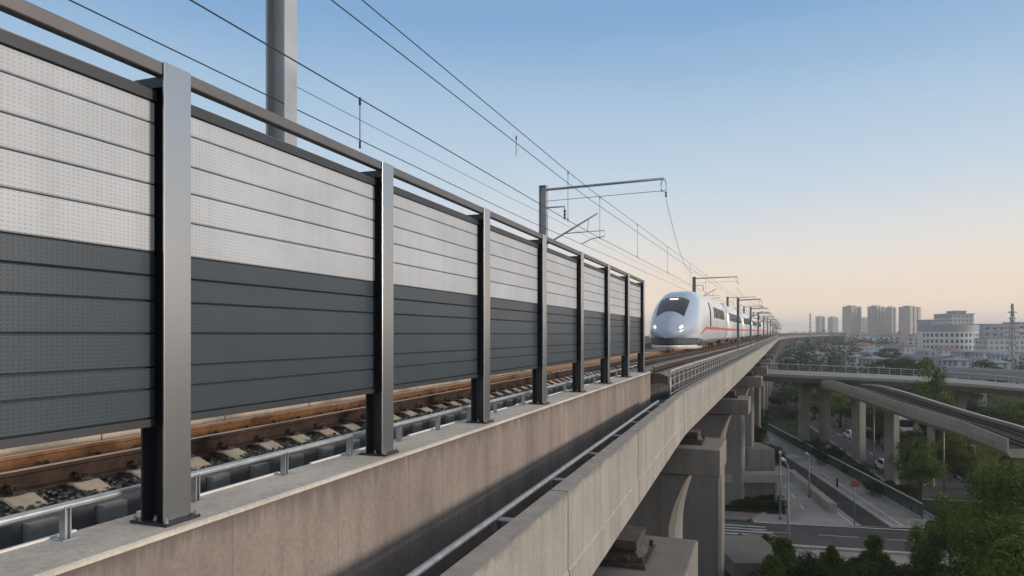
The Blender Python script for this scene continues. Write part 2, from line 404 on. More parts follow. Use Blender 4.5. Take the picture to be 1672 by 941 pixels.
# ================================================================== RAIL VIADUCT
def pdn(t): return -2.28 - 0.29*(max(t, -6)-5.2)/19.0 if t < 24.1 else -2.57
via = empty('railway_viaduct', P(26, -6, EYE), 0, 'long concrete railway viaduct with plain parapet, running from the foreground to the horizon', 'viaduct')
via.location = (0,0,0)
TD1 = 720.0
d = MB()
sweep(d, [(-0.24,2.9),(-0.24,3.2),(-0.3,3.46),(-10.2,3.46),(-10.2,3.3),(-10.2,2.9)], T0, 26.0, dn=pdn)
sweep(d, [(-2.75,2.9),(-2.87,3.46),(-12.6,3.46),(-12.6,1.62),(-4.03,1.62),(-4.03,2.9)], T0, 22.7, mi=1)
sweep(d, [(-2.82,2.3),(-2.82,3.46),(-12.6,3.46),(-12.6,1.55),(-8.95,1.55),(-8.95,2.3)], 22.72, TD1)
d.build('deck', [M['soffit'], M['slab']], via)
# parapet cast in segments with joints
joints = [T0, 2.2, 8.4, 14.1, 19.0, 24.1]
t = 24.1
while t < TD1 - 40: t += 12.0 if t < 200 else 30.0; joints.append(min(t, TD1))
for a, b in zip(joints[:-1], joints[1:]):
    p = MB()
    g_ = 0.03 if b > 20 and b < 30 else 0.018
    tl = ts(a + (0.03 if abs(a-24.1) < .1 else 0.018), b - g_)
    sweep(p, [(0.0,2.0),(-0.235,2.0),(-0.245,3.45),(0.005,3.53),(0.02,3.50),(0.02,3.02),(0.0,3.0)], a, b, dn=pdn, tl=tl)
    p.build('parapet', M['parapet'], via)
p = MB(); sweep(p, rect(-12.6,-12.35,0.9,3.5), T0, TD1); p.build('far_parapet', M['parapet'], via)
# piers
def pier(t, first=False):
    a = phi(t); o = P(t, 0, 0); e = -2.57 if t > 24 else pdn(t)
    rz = rise(t)
    def L(p):  # local: x right, y ahead, z height below the eye (negative = lower)
        return (o.x + p[0]*math.cos(a) + p[1]*math.sin(a), o.y - p[0]*math.sin(a) + p[1]*math.cos(a), EYE + rz + p[2])
    cr = e - 0.35; cl = -10.6; hw = 1.25
    mb = MB()
    def ring(x0, x1, y, z, c=0.18):
        return [L(q) for q in ((x0+c,-y,z),(x1-c,-y,z),(x1,-y+c,z),(x1,y-c,z),(x1-c,y,z),(x0+c,y,z),(x0,y-c,z),(x0,-y+c,z))]
    rings = [ring(cl, cr, hw, -EYE - rz - 0.05), ring(cl, cr, hw, -7.2)]
    for k in range(1, 6):
        s = k/5.0; f = 1 - math.cos(s*math.pi/2)
        rings.append(ring(cl, cr + 0.5*f, hw, -7.2 + 2.3*s, 0.18*(1-f)+0.03))
    mb.loft(rings)
    body = mb.build('pier', M['pier'], via)
    mb = MB()
    x1 = e + 1.22
    mb.hexa([L(q) for q in ((cl,-1.45,-4.85),(x1,-1.45,-4.85),(x1,1.45,-4.85),(cl,1.45,-4.85),(cl,-1.45,-3.92),(x1,-1.45,-3.92),(x1,1.45,-3.92),(cl,1.45,-3.92))])
    cap = mb.build('pier_cap', M['pier'], body)
    bv = cap.modifiers.new('bevel', 'BEVEL'); bv.width = 0.04; bv.segments = 2
    if t < 130:
        b = MB()
        for bx in (e + 0.1,):
            b.box((bx-0.75,-0.62,-3.92), (bx+0.45,0.62,-3.84), T=L)
            b.hexa([L(q) for q in ((bx-0.62,-0.5,-3.84),(bx+0.36,-0.5,-3.84),(bx+0.36,0.5,-3.84),(bx-0.62,0.5,-3.84),(bx-0.48,-0.36,-3.66),(bx+0.22,-0.36,-3.66),(bx+0.22,0.36,-3.66),(bx-0.48,0.36,-3.66))])
            b.box((bx-0.55,-0.45,-3.66), (bx+0.28,0.45,-3.5), T=L)
            for yy in (-0.56, 0.5):
                for xx in (bx-0.7, bx-0.3, bx+0.1, bx+0.34): b.box((xx,yy,-3.84), (xx+0.07,yy+0.07,-3.74), T=L)
        b.build('bearing', M['bearing'], body)
        b = MB(); b.box((e-1.5,-1.1,-3.92), (e-0.85,1.1,-3.46), T=L); b.build('pedestal', M['pier'], body)
ptl = [-1.2, 12.0, 25.5, 44.5, 67.5, 87.0]
while ptl[-1] < 680: ptl.append(ptl[-1] + (23.0 if ptl[-1] < 400 else 32.0))
for t in ptl: pier(t)

# wall that carries the barrier
TW = 22.7
w = empty('barrier_wall', (0,0,0), 0, 'stained brown concrete wall carrying the noise barrier, with a pale ledge on top', 'wall')
mb = MB(); sweep(mb, rect(-3.486,-4.03,1.262,3.0), T0, TW); mb.build('wall_body', M['wall'], w)
mb = MB()
for a, b in ((T0, 2.0), (2.008, 7.99), (7.998, 13.99), (13.998, TW)):
    sweep(mb, [(-3.468,1.238),(-3.485,1.227),(-4.03,1.227),(-4.03,1.260),(-3.468,1.260)], a, b)
mb.build('coping', M['coping'], w)
mb = MB()
for t in (9.2, 17.0): sweep(mb, rect(-3.4845,-3.50,1.27,3.0), t, t+0.012, tl=[t, t+0.012])
mb.build('joint_seal', M['soffit'], w)

# ------------------------------------------------------------------ noise barrier
A = math.pi/2 - TH
def lw(t, n, h): return P(t, n, h)
WT = 1.227
nb = empty('noise_barrier', P(0, -3.6, WT), A, 'tall perforated noise barrier, pale planks above charcoal planks between steel posts', 'noise barrier')
# local frame: x = t, y = leftwards (0 = outer flange face), z above the wall top
PT = [3.555 - 0.11 + 2.674*k for k in range(-1, 8)]   # web positions
HP = 2.974
def make_post(tc):
    mb = MB()
    mb.box((tc-0.11, 0.0, 0.02), (tc+0.11, 0.013, HP), 0)
    ob = mb.build('post', M['post_face'], nb)
    bv = ob.modifiers.new('bevel', 'BEVEL'); bv.width = 0.003; bv.segments = 2
    mb = MB()
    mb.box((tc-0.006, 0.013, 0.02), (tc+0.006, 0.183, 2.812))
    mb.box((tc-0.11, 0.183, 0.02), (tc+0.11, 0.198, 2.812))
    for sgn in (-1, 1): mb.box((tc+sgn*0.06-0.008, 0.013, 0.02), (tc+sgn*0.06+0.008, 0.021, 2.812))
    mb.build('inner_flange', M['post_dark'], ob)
    mb = MB()
    mb.box((tc-0.108, 0.0135, 2.815), (tc+0.108, 0.30, 2.884))
    mb.box((tc-0.09, 0.20, 2.70), (tc+0.09, 0.265, 2.814))
    mb.build('cap_bracket', M['dark_frame'], ob)
    mb = MB()
    mb.box((tc-0.14, -0.05, 0.0), (tc+0.14, 0.26, 0.02))
    mb.build('base_plate', M['post_dark'], ob)
    for dx, dy in ((-0.12, -0.028), (0.12, -0.028), (-0.085, 0.10), (0.085, 0.10), (-0.12, 0.235), (0.12, 0.235)):
        mb = MB()
        mb.loft([[(tc+dx+0.014*math.cos(k*math.pi/3), dy+0.014*math.sin(k*math.pi/3), z) for k in range(6)] for z in (0.02, 0.036)])
        mb.loft([[(tc+dx+0.007*math.cos(k*math.pi/3), dy+0.007*math.sin(k*math.pi/3), z) for k in range(6)] for z in (0.036, 0.052)])
        mb.build('anchor_bolt', M['galv'], ob)
for t in PT: make_post(t)
E_UP = [1.505, 1.364, 1.154, 0.968, 0.765, 0.531, 0.377, 0.214, 0.004, -0.214, -0.353, -0.543]
for a, b in zip(PT[:-1], PT[1:]):
    x0 = a + 0.095; x1 = b - 0.092
    fr = MB()
    fr.box((x0, 0.135, 0.64), (x1, 0.172, 2.76))                         # dark backing
    fr.box((x0, 0.092, 0.632), (x1, 0.168, WT-0.545))                    # bottom rail
    fr.box((x0, 0.080, WT+1.507), (x1, 0.175, WT+1.572))                 # top cap, its shade painted by the dark frame colour
    ob = fr.build('panel', M['dark_frame'], nb)
    cp = MB(); cp.box((x0, 0.176, WT+1.45), (x1, 0.20, WT+1.618)); cp.build('rear_coping', M['post_face'], ob)
    for k in range(11):
        z1 = WT + E_UP[k] - 0.004; z0 = WT + E_UP[k+1] + 0.004
        mb = MB(); c = 0.007
        prof = [(0.134,z0),(0.10+c,z0),(0.10,z0+c),(0.10,z1-c),(0.10+c,z1),(0.134,z1)]
        mb.loft([[(x, y, z) for y, z in prof] for x in (x0+0.002, x1-0.002)])
        pl = mb.build('plank', M['light_panel'] if k < 5 else M['dark_panel'], ob)
tr = MB(); tr.box((PT[0]-1.5, 0.014, WT+1.662), (PT[-1]+0.1, 0.088, WT+1.745))
o = tr.build('top_rail', M['toprail'], nb); bv = o.modifiers.new('bevel', 'BEVEL'); bv.width = 0.006

# ------------------------------------------------------------------ low handrail on the wall
hr = empty('handrail', (0,0,0), 0, 'low galvanised pipe handrail on short posts behind the noise barrier posts', 'handrail')
mb = MB(); sweep(mb, circ(-3.93,1.03,0.023,10), T0, TW-0.1, sm=True); mb.build('pipe', M['galv_light'], hr)
hts = []
t = 1.92
while t < TW-0.3: hts.append(t); t += 1.0 if t < 9 else 1.35
for t in hts:
    p = MB()
    def L(q, t=t): v = P(t + q[0], -3.93 + q[1], WT); return (v.x, v.y, v.z + q[2])
    p.box((-0.02,-0.026,0.006),(-0.014,0.026,0.2), T=L); p.box((0.014,-0.026,0.006),(0.02,0.026,0.2), T=L)
    p.box((-0.0195,-0.006,0.006),(0.0195,0.006,0.172), T=L)
    ob = p.build('post', M['galv'], hr)
    p = MB(); p.box((-0.05,-0.05,0.0),(0.05,0.05,0.006), T=L); p.build('foot_plate', M['galv'], ob)
mb = MB()
t = T0
while t < TW-1: sweep(mb, rect(-4.005,-4.028,1.213,1.2265), t, t+1.45, tl=[t, t+1.45]); t += 1.9  # white strip added in place of a bright sliver of light
tag(mb.build('gap_light_strip', M['white_strip']), 'thin white strip standing in for gap light along the inner edge of the wall ledge', 'gap_light_strip')

# pipe rail on brackets inside the near parapet
pr = empty('pipe_rail', (0,0,0), 0, 'galvanised pipe on brackets in the slot between wall and parapet', 'pipe rail')
def pp(t): return -2.72 - 0.27*(max(t,-6)-5.2)/19.0
mb = MB(); tl = ts(T0, 20.6)
sweep(mb, circ(0,1.99,0.034,10), T0, 20.6, dn=pp, sm=True, tl=tl); mb.build('pipe', M['galv'], pr)
for t in [1.0, 2.9, 4.9, 7.0, 9.2, 11.4, 13.6, 15.8, 18.0, 20.0]:
    b = MB()
    def L(q, t=t): v = P(t + q[0], pp(t) + q[1], 1.99); return (v.x, v.y, v.z + q[2])
    w0 = (pdn(t)-0.236) - pp(t)
    b.box((-0.07,0.0,-0.045),(0.07,w0-0.002,-0.035), T=L)
    b.box((-0.07,-0.004,-0.9),(-0.05,0.02,-0.046), T=L); b.box((0.05,-0.004,-0.9),(0.07,0.02,-0.046), T=L)
    b.box((-0.0495,-0.004,-0.26),(0.0495,0.004,-0.046), T=L)
    b.build('bracket', M['galv'], pr)

# guard railing beyond the wall's end
gr = empty('guard_railing', (0,0,0), 0, 'long galvanised guard railing inside the parapet, with a rounded near end', 'railing')
GN, GA, GB = -2.88, 22.9, 330.0
mb = MB()
def rail_line(h, r, bend):
    pts = []
    if bend: pts += [P(GA, GN, 2.3), P(GA, GN, h+0.22), P(GA+0.08, GN, h+0.08), P(GA+0.3, GN, h)]
    else: pts += [P(GA, GN, h)]
    pts += [P(t, GN, h) for t in ts(GA+1.2, GB)]
    mb.tube(pts, r, 8)
rail_line(1.22, 0.032, True); mb.build('top_rail', M['galv_light'], gr)
for h in (1.48, 1.74, 1.98):
    mb = MB(); rail_line(h, 0.015, False); mb.build('mid_rail', M['galv'], gr)
t = GA; k = 0
far_posts = MB()
while t < GB - 1:
    pb = MB() if k < 95 else far_posts
    a = P(t, GN, 2.3); b = P(t, GN, 1.23)
    pb.tube([a, b], 0.017 if k else 0.045, 6)
    if k < 95: pb.build('post', M['galv'], gr)
    k += 1; t += 1.2 if t < 60 else 2.0
tag(far_posts.build('distant_posts', M['galv'], gr), kind='stuff')

# ------------------------------------------------------------------ tracks
RT = 1.10
def cant(t): return 0.0 if t > 26 else 0.09*min(1.0, (26-t)/8.0)
def rail_sec(n):   # real rail outline, head up
    w = [(0.036,0.0),(0.036,0.03),(0.009,0.045),(0.009,0.145),(0.07,0.16),(0.07,0.172)]
    return [(n+a, RT+b) for a, b in w] + [(n-a, RT+b) for a, b in w[::-1]]
def sweep_c(mb, sec, a, b, c):
    mb.loft([[P(t, n, h + (cant(t) if c else 0)) for n, h in sec] for t in ts(a, b)])
def make_rail(n, a, b, parent, mat, c=False):
    mb = MB(); sweep_c(mb, rail_sec(n), a, b, c); o = mb.build('rail', mat, parent)
    hb = MB(); sweep_c(hb, rect(n-0.031, n+0.031, RT-0.003, RT-0.0005), a, b, c); hb.build('rail_head', M['rail_top'], o)
    return o
def sleeper_mesh(mb, t, nr, half, clip=None, one=False):
    """one concrete sleeper: raised rail seats, sloping shoulders, vertical ends"""
    cn = cant(t) if t < 22.5 else 0.0
    def L(q): v = P(t + q[0], nr[2] + q[1], 1.272 + cn*max(-0.2, (0.63-q[1])/1.26)); return (v.x, v.y, v.z + q[2])
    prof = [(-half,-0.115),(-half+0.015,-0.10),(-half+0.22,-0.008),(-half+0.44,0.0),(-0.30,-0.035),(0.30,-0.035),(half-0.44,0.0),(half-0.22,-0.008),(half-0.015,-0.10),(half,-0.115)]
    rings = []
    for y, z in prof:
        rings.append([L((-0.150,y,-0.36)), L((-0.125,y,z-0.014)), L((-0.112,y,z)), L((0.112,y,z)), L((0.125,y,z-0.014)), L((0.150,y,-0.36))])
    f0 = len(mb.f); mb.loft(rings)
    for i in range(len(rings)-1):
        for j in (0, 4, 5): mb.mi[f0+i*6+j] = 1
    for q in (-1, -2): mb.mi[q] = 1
    if clip is not None:
        for n in nr[:1 if one else 2]:
            clip.box((-0.07,n-nr[2]-0.135,0.0005),(0.06,n-nr[2]+0.135,0.0065), T=L)
            for sgn in (-1, 1):
                y = n - nr[2] + sgn*0.105
                clip.box((-0.05,y-0.035,0.0),(0.05,y+0.035,0.03), T=L)
                clip.tube([L((-0.035,y,0.03)), L((-0.03,y-sgn*0.02,0.065)), L((0.0,y+sgn*0.03,0.07)), L((0.03,y-sgn*0.02,0.065)), L((0.035,y,0.03))], 0.011, 5)
                clip.tube([L((0,y,0.03)), L((0,y,0.085))], 0.014, 6)
def make_track(name, label, r0, r1, a, b, far, mats, sp=0.57):
    root = empty(name, (0,0,0), 0, label, 'railway track')
    make_rail(r0, a, b, root, mats[0]); make_rail(r1, a, b, root, mats[1], a < 20)
    nr = (r0, r1, (r0+r1)/2); half = abs(r0-r1)/2 + (0.36 if a < 20 else 0.47)
    t = a + 0.1; k = 0; rest = MB()
    while t < far:
        if k < 100:
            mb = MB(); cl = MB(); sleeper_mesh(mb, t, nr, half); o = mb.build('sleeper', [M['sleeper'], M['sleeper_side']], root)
            if t < 16 or (a > 20 and t < 30):
                for seat in nr[:2]:
                    cl = MB(); sleeper_mesh(MB(), t, (seat, seat, nr[2]), half, cl, one=True); cl.build('rail_fastening', M['bearing'], o)
        else: sleeper_mesh(rest, t, nr, half)
        k += 1; t += sp if t < 90 else 0.92
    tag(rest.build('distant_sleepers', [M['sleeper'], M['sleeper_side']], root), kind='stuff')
    return root
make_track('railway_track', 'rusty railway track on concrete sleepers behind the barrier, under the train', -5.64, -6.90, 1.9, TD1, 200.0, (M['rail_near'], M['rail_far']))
make_track('railway_track', 'empty rusty railway track between guard railing and train, starting at the wall end', -3.42, -4.68, 22.95, TD1, 130.0, (M['rail_near'], M['rail_near']), 0.62)
# ballast bed and stones
bb = MB()
sweep(bb, [(-4.98,1.62),(-4.98,1.36),(-5.3,1.355),(-7.2,1.44),(-8.3,1.50),(-8.9,1.62)], T0, 22.7)
bb.loft([[P(t, n-(0.75*max(0,1-(t-22.72)/3.0) if n > -4 else 0), h) for n, h in [(-3.0,2.3),(-2.98,1.55),(-3.3,1.45),(-8.3,1.43),(-8.9,1.60),(-8.9,2.3)]] for t in ts(22.72, TD1)])
tag(bb.build('ballast', M['ballast_bed']), kind='structure')
us = MB()
t = T0
while t < 200: sweep(us, [(-7.46,1.175),(-7.74,1.165),(-7.74,1.58),(-7.46,1.58)], t+0.01, t+1.99, tl=[t+0.01, t+1.99]); t += 2.0
tag(us.build('trough_upstand', M['cream']), 'cream concrete upstand along the far side of the train track, seen under the panels', 'kerb')
kb2 = MB(); sweep(kb2, rect(-4.93,-4.975,1.335,1.615), T0, 22.6)
t = 0.5
while t < 22.4: sweep(kb2, rect(-4.86,-4.929,1.345,1.615), t, t+0.22, mi=1, tl=[t, t+0.22]); t += 0.57
tag(kb2.build('ballast_kerb', [M['slab'], M['kerb']]), 'dark concrete kerb holding the ballast beside the sleeper ends', 'kerb')
st = MB(); rs = random.Random(3)
def stone(p, r):
    o = len(st.v)
    ax = [r*rs.uniform(0.7,1.25) for _ in range(3)]; th = rs.uniform(0, 6.28); c, s = math.cos(th), math.sin(th)
    base = [(1,0,0),(0,1,0),(-1,0,0),(0,-1,0),(0.5,0.5,0.75),(-0.6,0.3,0.8),(0.1,-0.6,0.7),(0,0,-0.7)]
    for q in base:
        x, y, z = q[0]*ax[0]*rs.uniform(0.8,1.15), q[1]*ax[1]*rs.uniform(0.8,1.15), q[2]*ax[2]*0.8
        st.v.append((p.x + x*c - y*s, p.y + x*s + y*c, p.z + z))
    for q in ((0,1,4),(1,5,4),(1,2,5),(2,3,6),(2,6,5),(3,0,6),(0,4,6),(4,5,6),(0,7,1),(1,7,2),(2,7,3),(3,7,0)): st.face([o+i for i in q])
for _ in range(19000):
    t = 1.9 + 15*rs.random()**1.4; n = rs.uniform(-6.9,-5.0)
    stone(P(t, n, 1.345 + max(0, -5.6-n)*0.06 + rs.uniform(-0.015,0.03)), rs.uniform(0.016,0.034))
for _ in range(9000):
    t = 22.9 + 30*rs.random()**1.3; n = rs.uniform(-5.5,-3.1)
    stone(P(t, n, 1.44), rs.uniform(0.025,0.045))
tag(st.build('ballast_stones', M['stone'], fix=False), kind='stuff')

# ================================================================== TRAIN
TN = 43.8; TC = -6.32; HW = 1.72; ROOF = 4.28    # nose position, track centre, half width, roof above rail
train = empty('high_speed_train', (0,0,0), 0, 'white high speed train with red stripe and lit headlights on the viaduct', 'train')
NS = 40
def sect(s, full=None):
    """half-width, bottom, top of the body s metres behind the nose tip"""
    L = 8.5
    x = min(1.0, max(0.0, s/L))
    wid = HW*min(1.0, (1-(1-min(1,x/0.75))**2.6))**0.45 if x > 0 else 0.0
    top = 1.35 + (ROOF-1.35)*(1-(1-x)**2.3)**0.85
    bot = 0.30 + 0.55*(1-min(1, x/0.42))**0.8
    return max(wid, 0.02), bot, max(top, bot+0.25)
def body_pt(s, u, off=0.0):
    w, b, tp = sect(s)
    a = u*2*math.pi              # u = 0 at the bottom centre, 0.25 right side, 0.5 roof
    kr = min(1.0, max(0.0, (s-0.1)/3.0))
    e = 0.95 - 0.45*kr; eb = 0.9 - 0.54*kr; et = 0.9 - 0.28*kr
    cx, cz = math.sin(a), -math.cos(a)
    px = math.copysign(abs(cx)**e, cx); pz = math.copysign(abs(cz)**(et if cz > 0 else eb), cz)
    if s > 0: pass
    hgt = tp - b; mid = b + hgt*0.5
    fr_ = max(0.0, 1 - s/8.5); taper = 1.0 - (0.16+0.16*fr_)*max(0, pz+0.25*fr_)**2 - 0.10*(1-fr_)*max(0, -pz-0.5)
    x = px*w*taper; z = mid + pz*hgt/2
    r = Vector((cx, 0, cz)) * off
    return P(TN + s, TC + x + r.x, RT - z - r.z)
def body_off(s, u, off):
    e = 0.01
    p = body_pt(s, u); a = body_pt(s+e, u) - body_pt(max(0.001, s-e), u); b = body_pt(s, u+0.004) - body_pt(s, u-0.004)
    n = a.cross(b)
    if n.length < 1e-9: return p
    n.normalize(); c = P(TN+max(s, 2.5), TC, RT-2.0)
    if n.dot(p-c) < 0: n = -n
    return p + n*off
def patch(mb, s0, s1, u0, u1, ns, nu, off=0.012, mi=0, edge=None):
    rings = []
    for i in range(ns+1):
        s = s0 + (s1-s0)*i/ns
        ua, ub = (u0, u1) if edge is None else edge(i/ns)
        rings.append([body_off(s, ua + (ub-ua)*j/nu, off) for j in range(nu+1)])
    mb.loft(rings, mi, closed=False, caps=False, sm=True)
def car(s0, s1, first=False):
    mb = MB(); NS = 56 if first else 40
    if first:
        sl = [0.004,0.015,0.035,0.07,0.12,0.18,0.26,0.36,0.5,0.66,0.85,1.1,1.4,1.75,2.1,2.5,2.9,3.4,3.9,4.5,5.1,5.8,6.6,7.5,8.5,12,18,s1]
    else: sl = [s0, s0+8, s0+16, s1]
    mb.loft([[body_pt(s, j/NS) for j in range(NS)] for s in sl], 0, True, True, True)
    o = mb.build('carriage' if not first else 'leading_car', M['train_body'], train)
    at = o.data.attributes.new('paint', 'FLOAT', 'POINT')
    if first:
        for i, s_ in enumerate(sl):
            for j in range(NS):
                mu = min(j/NS, 1-j/NS); k = max((mu - 0.12 - 0.25*s_/6.2)/0.05 + 0.5, (1.6-s_)/0.5)
                at.data[i*NS+j].value = max(0.0, min(1.0, k)) * max(0.0, min(1.0, (6.4-s_)/1.0))
    return o
lead = car(0, 25, True)
wb = MB(); patch(wb, 1.55, 3.7, 0.36, 0.64, 12, 16, 0.03, edge=lambda f: (0.345+0.05*f, 0.655-0.05*f)); wb.build('windscreen', M['train_glass'], lead)
for u0, u1 in ((0.272, 0.302), (0.698, 0.728)):
    hb = MB(); patch(hb, 0.50, 0.82, u0, u1, 6, 6, 0.03); hb.build('headlight', M['lamp'], lead)
tb = MB(); patch(tb, 3.15, 3.4, 0.488, 0.512, 3, 3, 0.05); tb.build('top_light', M['lamp'], lead)
nose_low = MB()
def lip(z): return [(0.18 + 3.0*(abs(k)/8)**2.2 + 0.25*(1-min(1,(z-0.45)/0.5)), 1.58*k/8) for k in range(-8, 9)] + [(6.0, 1.60), (6.0, -1.60)]
nose_low.loft([[P(TN+a, TC+b, RT-z) for a, b in lip(z)] for z in (0.47, 0.58, 0.72, 0.86)]); nose_low.build('bumper', M['train_bumper'], lead)
sk = MB(); patch(sk, 2.2, 9, 0.035, 0.150, 18, 6, 0.02); patch(sk, 2.2, 9, 0.850, 0.965, 18, 6, 0.02); sk.build('front_skirt', M['train_grey'], lead)
pl = MB()
pp_ = [(0.55 + 2.6*(k/8)**2, 1.5*k/8) for k in range(-8, 9)] + [(6.0, 1.5), (6.0, -1.5)]
pl.loft([[P(TN+a + (0.15 if z < 0.2 else 0), TC+b, RT-z) for a, b in pp_] for z in (0.16, 0.28, 0.40)])
pl.build('plough', M['train_white'], lead)
for u0 in (0.236, 0.757):
    rb = MB(); patch(rb, 4.2, 24.7, u0, u0+0.008, 40, 2, 0.012, edge=(lambda f, u0=u0: ((u0-0.016+0.016*min(1,f*9)), (u0-0.008+0.016*min(1,f*9))) if u0 < 0.5 else (u0+0.008-0.016*min(1,f*9)+0.008, u0+0.016-0.016*min(1,f*9)+0.008-0.008)))
    rb.build('red_stripe', M['train_red'], lead)
def windows(o, s0, s1, n, sides=((0.252, 0.302),)):
    for ua, ub in sides:
        for k in range(n):
            a = s0 + (s1-s0)*k/n
            mb = MB(); w_ = (s1-s0)/n; patch(mb, a+0.17*w_, a+0.83*w_, ua, ub, 1, 4, 0.012); mb.build('window', M['train_window'], o)
windows(lead, 12.6, 22.6, 8)
dm = MB(); patch(dm, 9.6, 10.4, 0.245, 0.325, 1, 5, 0.012); dm.build('door_window', M['train_window'], lead)
dm = MB(); patch(dm, 11.5, 11.56, 0.15, 0.36, 1, 10, 0.012); patch(dm, 23.4, 23.46, 0.15, 0.36, 1, 10, 0.012); dm.build('door_seam', M['train_grey'], lead)
def bogies(o, s0, s1):
    for sc_ in (s0+4.2, s1-4.0):
        mb = MB()
        for sgn in (-1, 1):
            mb.hexa([P(TN+sc_+a, TC+sgn*b, RT-z) for a, b, z in ((-1.7,1.2,0.34),(1.7,1.2,0.34),(1.7,1.63,0.34),(-1.7,1.63,0.34),(-1.5,1.2,0.62),(1.5,1.2,0.62),(1.5,1.63,0.62),(-1.5,1.63,0.62))])
        b = mb.build('bogie', M['train_dark'], o)
        wb = MB()
        for dx in (-1.2, 1.2):
            for sgn in (-1, 1):
                wb.loft([[P(TN+sc_+dx+0.43*math.cos(k*math.pi/8), TC+sgn*y, RT-0.44-0.43*math.sin(k*math.pi/8)) for k in range(16)] for y in (0.56, 0.69)])
        # wheels belong to the bogie frame
        wb.build('wheelset', M['train_dark'], o)
def skirt(o, s0, s1):
    mb = MB(); patch(mb, s0+0.2, s1-0.2, 0.10, 0.165, 6, 3, 0.014); patch(mb, s0+0.2, s1-0.2, 0.835, 0.90, 6, 3, 0.014); mb.build('side_skirt', M['train_grey'], o)
skirt(lead, 9, 25); bogies(lead, 1.5, 25)
s = 25.0
for k in range(9):
    a, b = s + 0.45, s + 25.0
    o = car(a, b)
    skirt(o, a, b)
    rb = MB(); patch(rb, a+0.2, b-0.2, 0.236, 0.244, 6, 2, 0.012); rb.build('red_stripe', M['train_red'], o)
    if k < 4: windows(o, a+3.2, b-3.0, 10 if k < 2 else 6); bogies(o, a, b)
    g2 = MB(); g2.hexa([P(TN+x, TC+y, RT-z) for x, y, z in ((s,-1.25,0.9),(s+0.45,-1.25,0.9),(s+0.45,1.25,0.9),(s,1.25,0.9),(s,-1.15,3.7),(s+0.45,-1.15,3.7),(s+0.45,1.15,3.7),(s,1.15,3.7))]); g2.build('gangway', M['train_dark'], o)
    rf = MB()
    for q in (9.0,): rf.hexa([P(TN+a+q+x, TC+y, RT-z) for x, y, z in ((0,-0.8,ROOF-0.10),(3.5,-0.8,ROOF-0.10),(3.5,0.8,ROOF-0.10),(0,0.8,ROOF-0.10),(0.3,-0.6,ROOF+0.22),(3.2,-0.6,ROOF+0.22),(3.2,0.6,ROOF+0.22),(0.3,0.6,ROOF+0.22))])
    rf.build('roof_unit', M['train_white'], o)
    s += 25.0

# ================================================================== CATENARY
def mast(t, n, hb, up, w, arm, label, group=None, mat=None, full=True, name='catenary_mast'):
    a = phi(t); o = P(t, n, hb)
    root = empty(name, o, -a, label, 'catenary mast', group)   # local x right, y ahead, z up from base
    H = up + hb; mat = mat or M['mast']
    mb = MB(); wd = w*0.85
    mb.box((-w/2,-wd/2,0),(-w/2+0.03*w/0.3,wd/2,H)); mb.box((w/2-0.03*w/0.3,-wd/2,0),(w/2,wd/2,H)); mb.box((-w/2+0.03*w/0.3,-0.02,0),(w/2-0.03*w/0.3,0.02,H))
    mb.box((-w*0.62,-wd*0.62,0),(w*0.62,wd*0.62,0.05)); mb.box((-w*0.53,-wd*0.53,H),(w*0.53,wd*0.53,H+0.02))
    mb.build('column', mat, root)
    if arm:
        z = H - 0.10
        mb = MB(); mb.tube([(w/2-0.06,0,z-0.06),(arm,0,z)], 0.055 if full else 0.045, 8); mb.build('top_arm', mat, root)
        mb = MB(); mb.tube([(w/2,0,z-0.56),(arm,0,z-0.5)], 0.012, 6); mb.build('tie_wire', M['wire'], root)
        mb = MB()
        mb.tube([(arm-0.10,0,z-0.50),(arm-0.11,0,z-0.22),(arm-0.05,0,z-0.03),(arm+0.05,0,z-0.03),(arm+0.10,0,z-0.22),(arm+0.09,0,z-0.50),(arm-0.10,0,z-0.52)], 0.022, 6); mb.build('suspension_loop', mat, root)
        mb = MB()
        for k in range(4): mb.tube([(arm+0.09,0,z-0.56-0.06*k),(arm+0.09,0,z-0.60-0.06*k)], 0.035 if k % 2 else 0.05, 8)
        mb.build('insulator', M['insul'], root)
    if full:
        mb = MB(); mb.tube([(w/2,0,H-0.95),(0.98,0,H-0.95),(0.98,0,H-1.12)], 0.035, 6); mb.build('bracket_arm', mat, root)
        mb = MB(); 
        for k in range(5): mb.tube([(0.98,0,H-1.12-0.08*k),(0.98,0,H-1.18-0.08*k)], 0.04 if k % 2 else 0.06, 8)
        mb.build('bracket_insulator', M['insul'], root)
    sc_ = 1.0 if full else 0.8
    mb = MB(); mb.tube([(w/2,0,H-2.55*sc_),(2.45*sc_,0,H-1.35*sc_)], 0.038, 6); mb.build('strut', mat, root)
    mb = MB(); mb.tube([(0.95*sc_,0,H-2.13*sc_),(2.75*sc_,0,H-2.1*sc_),(2.75*sc_,0,H-2.35*sc_),(2.2*sc_,0,H-2.42*sc_),(1.75*sc_,0,H-2.62*sc_)], 0.022, 6)
    mb.tube([(2.05*sc_,0,H-1.55*sc_),(2.0*sc_,0,H-2.1*sc_)], 0.015, 5); mb.build('registration_arm', mat, root)
    return root
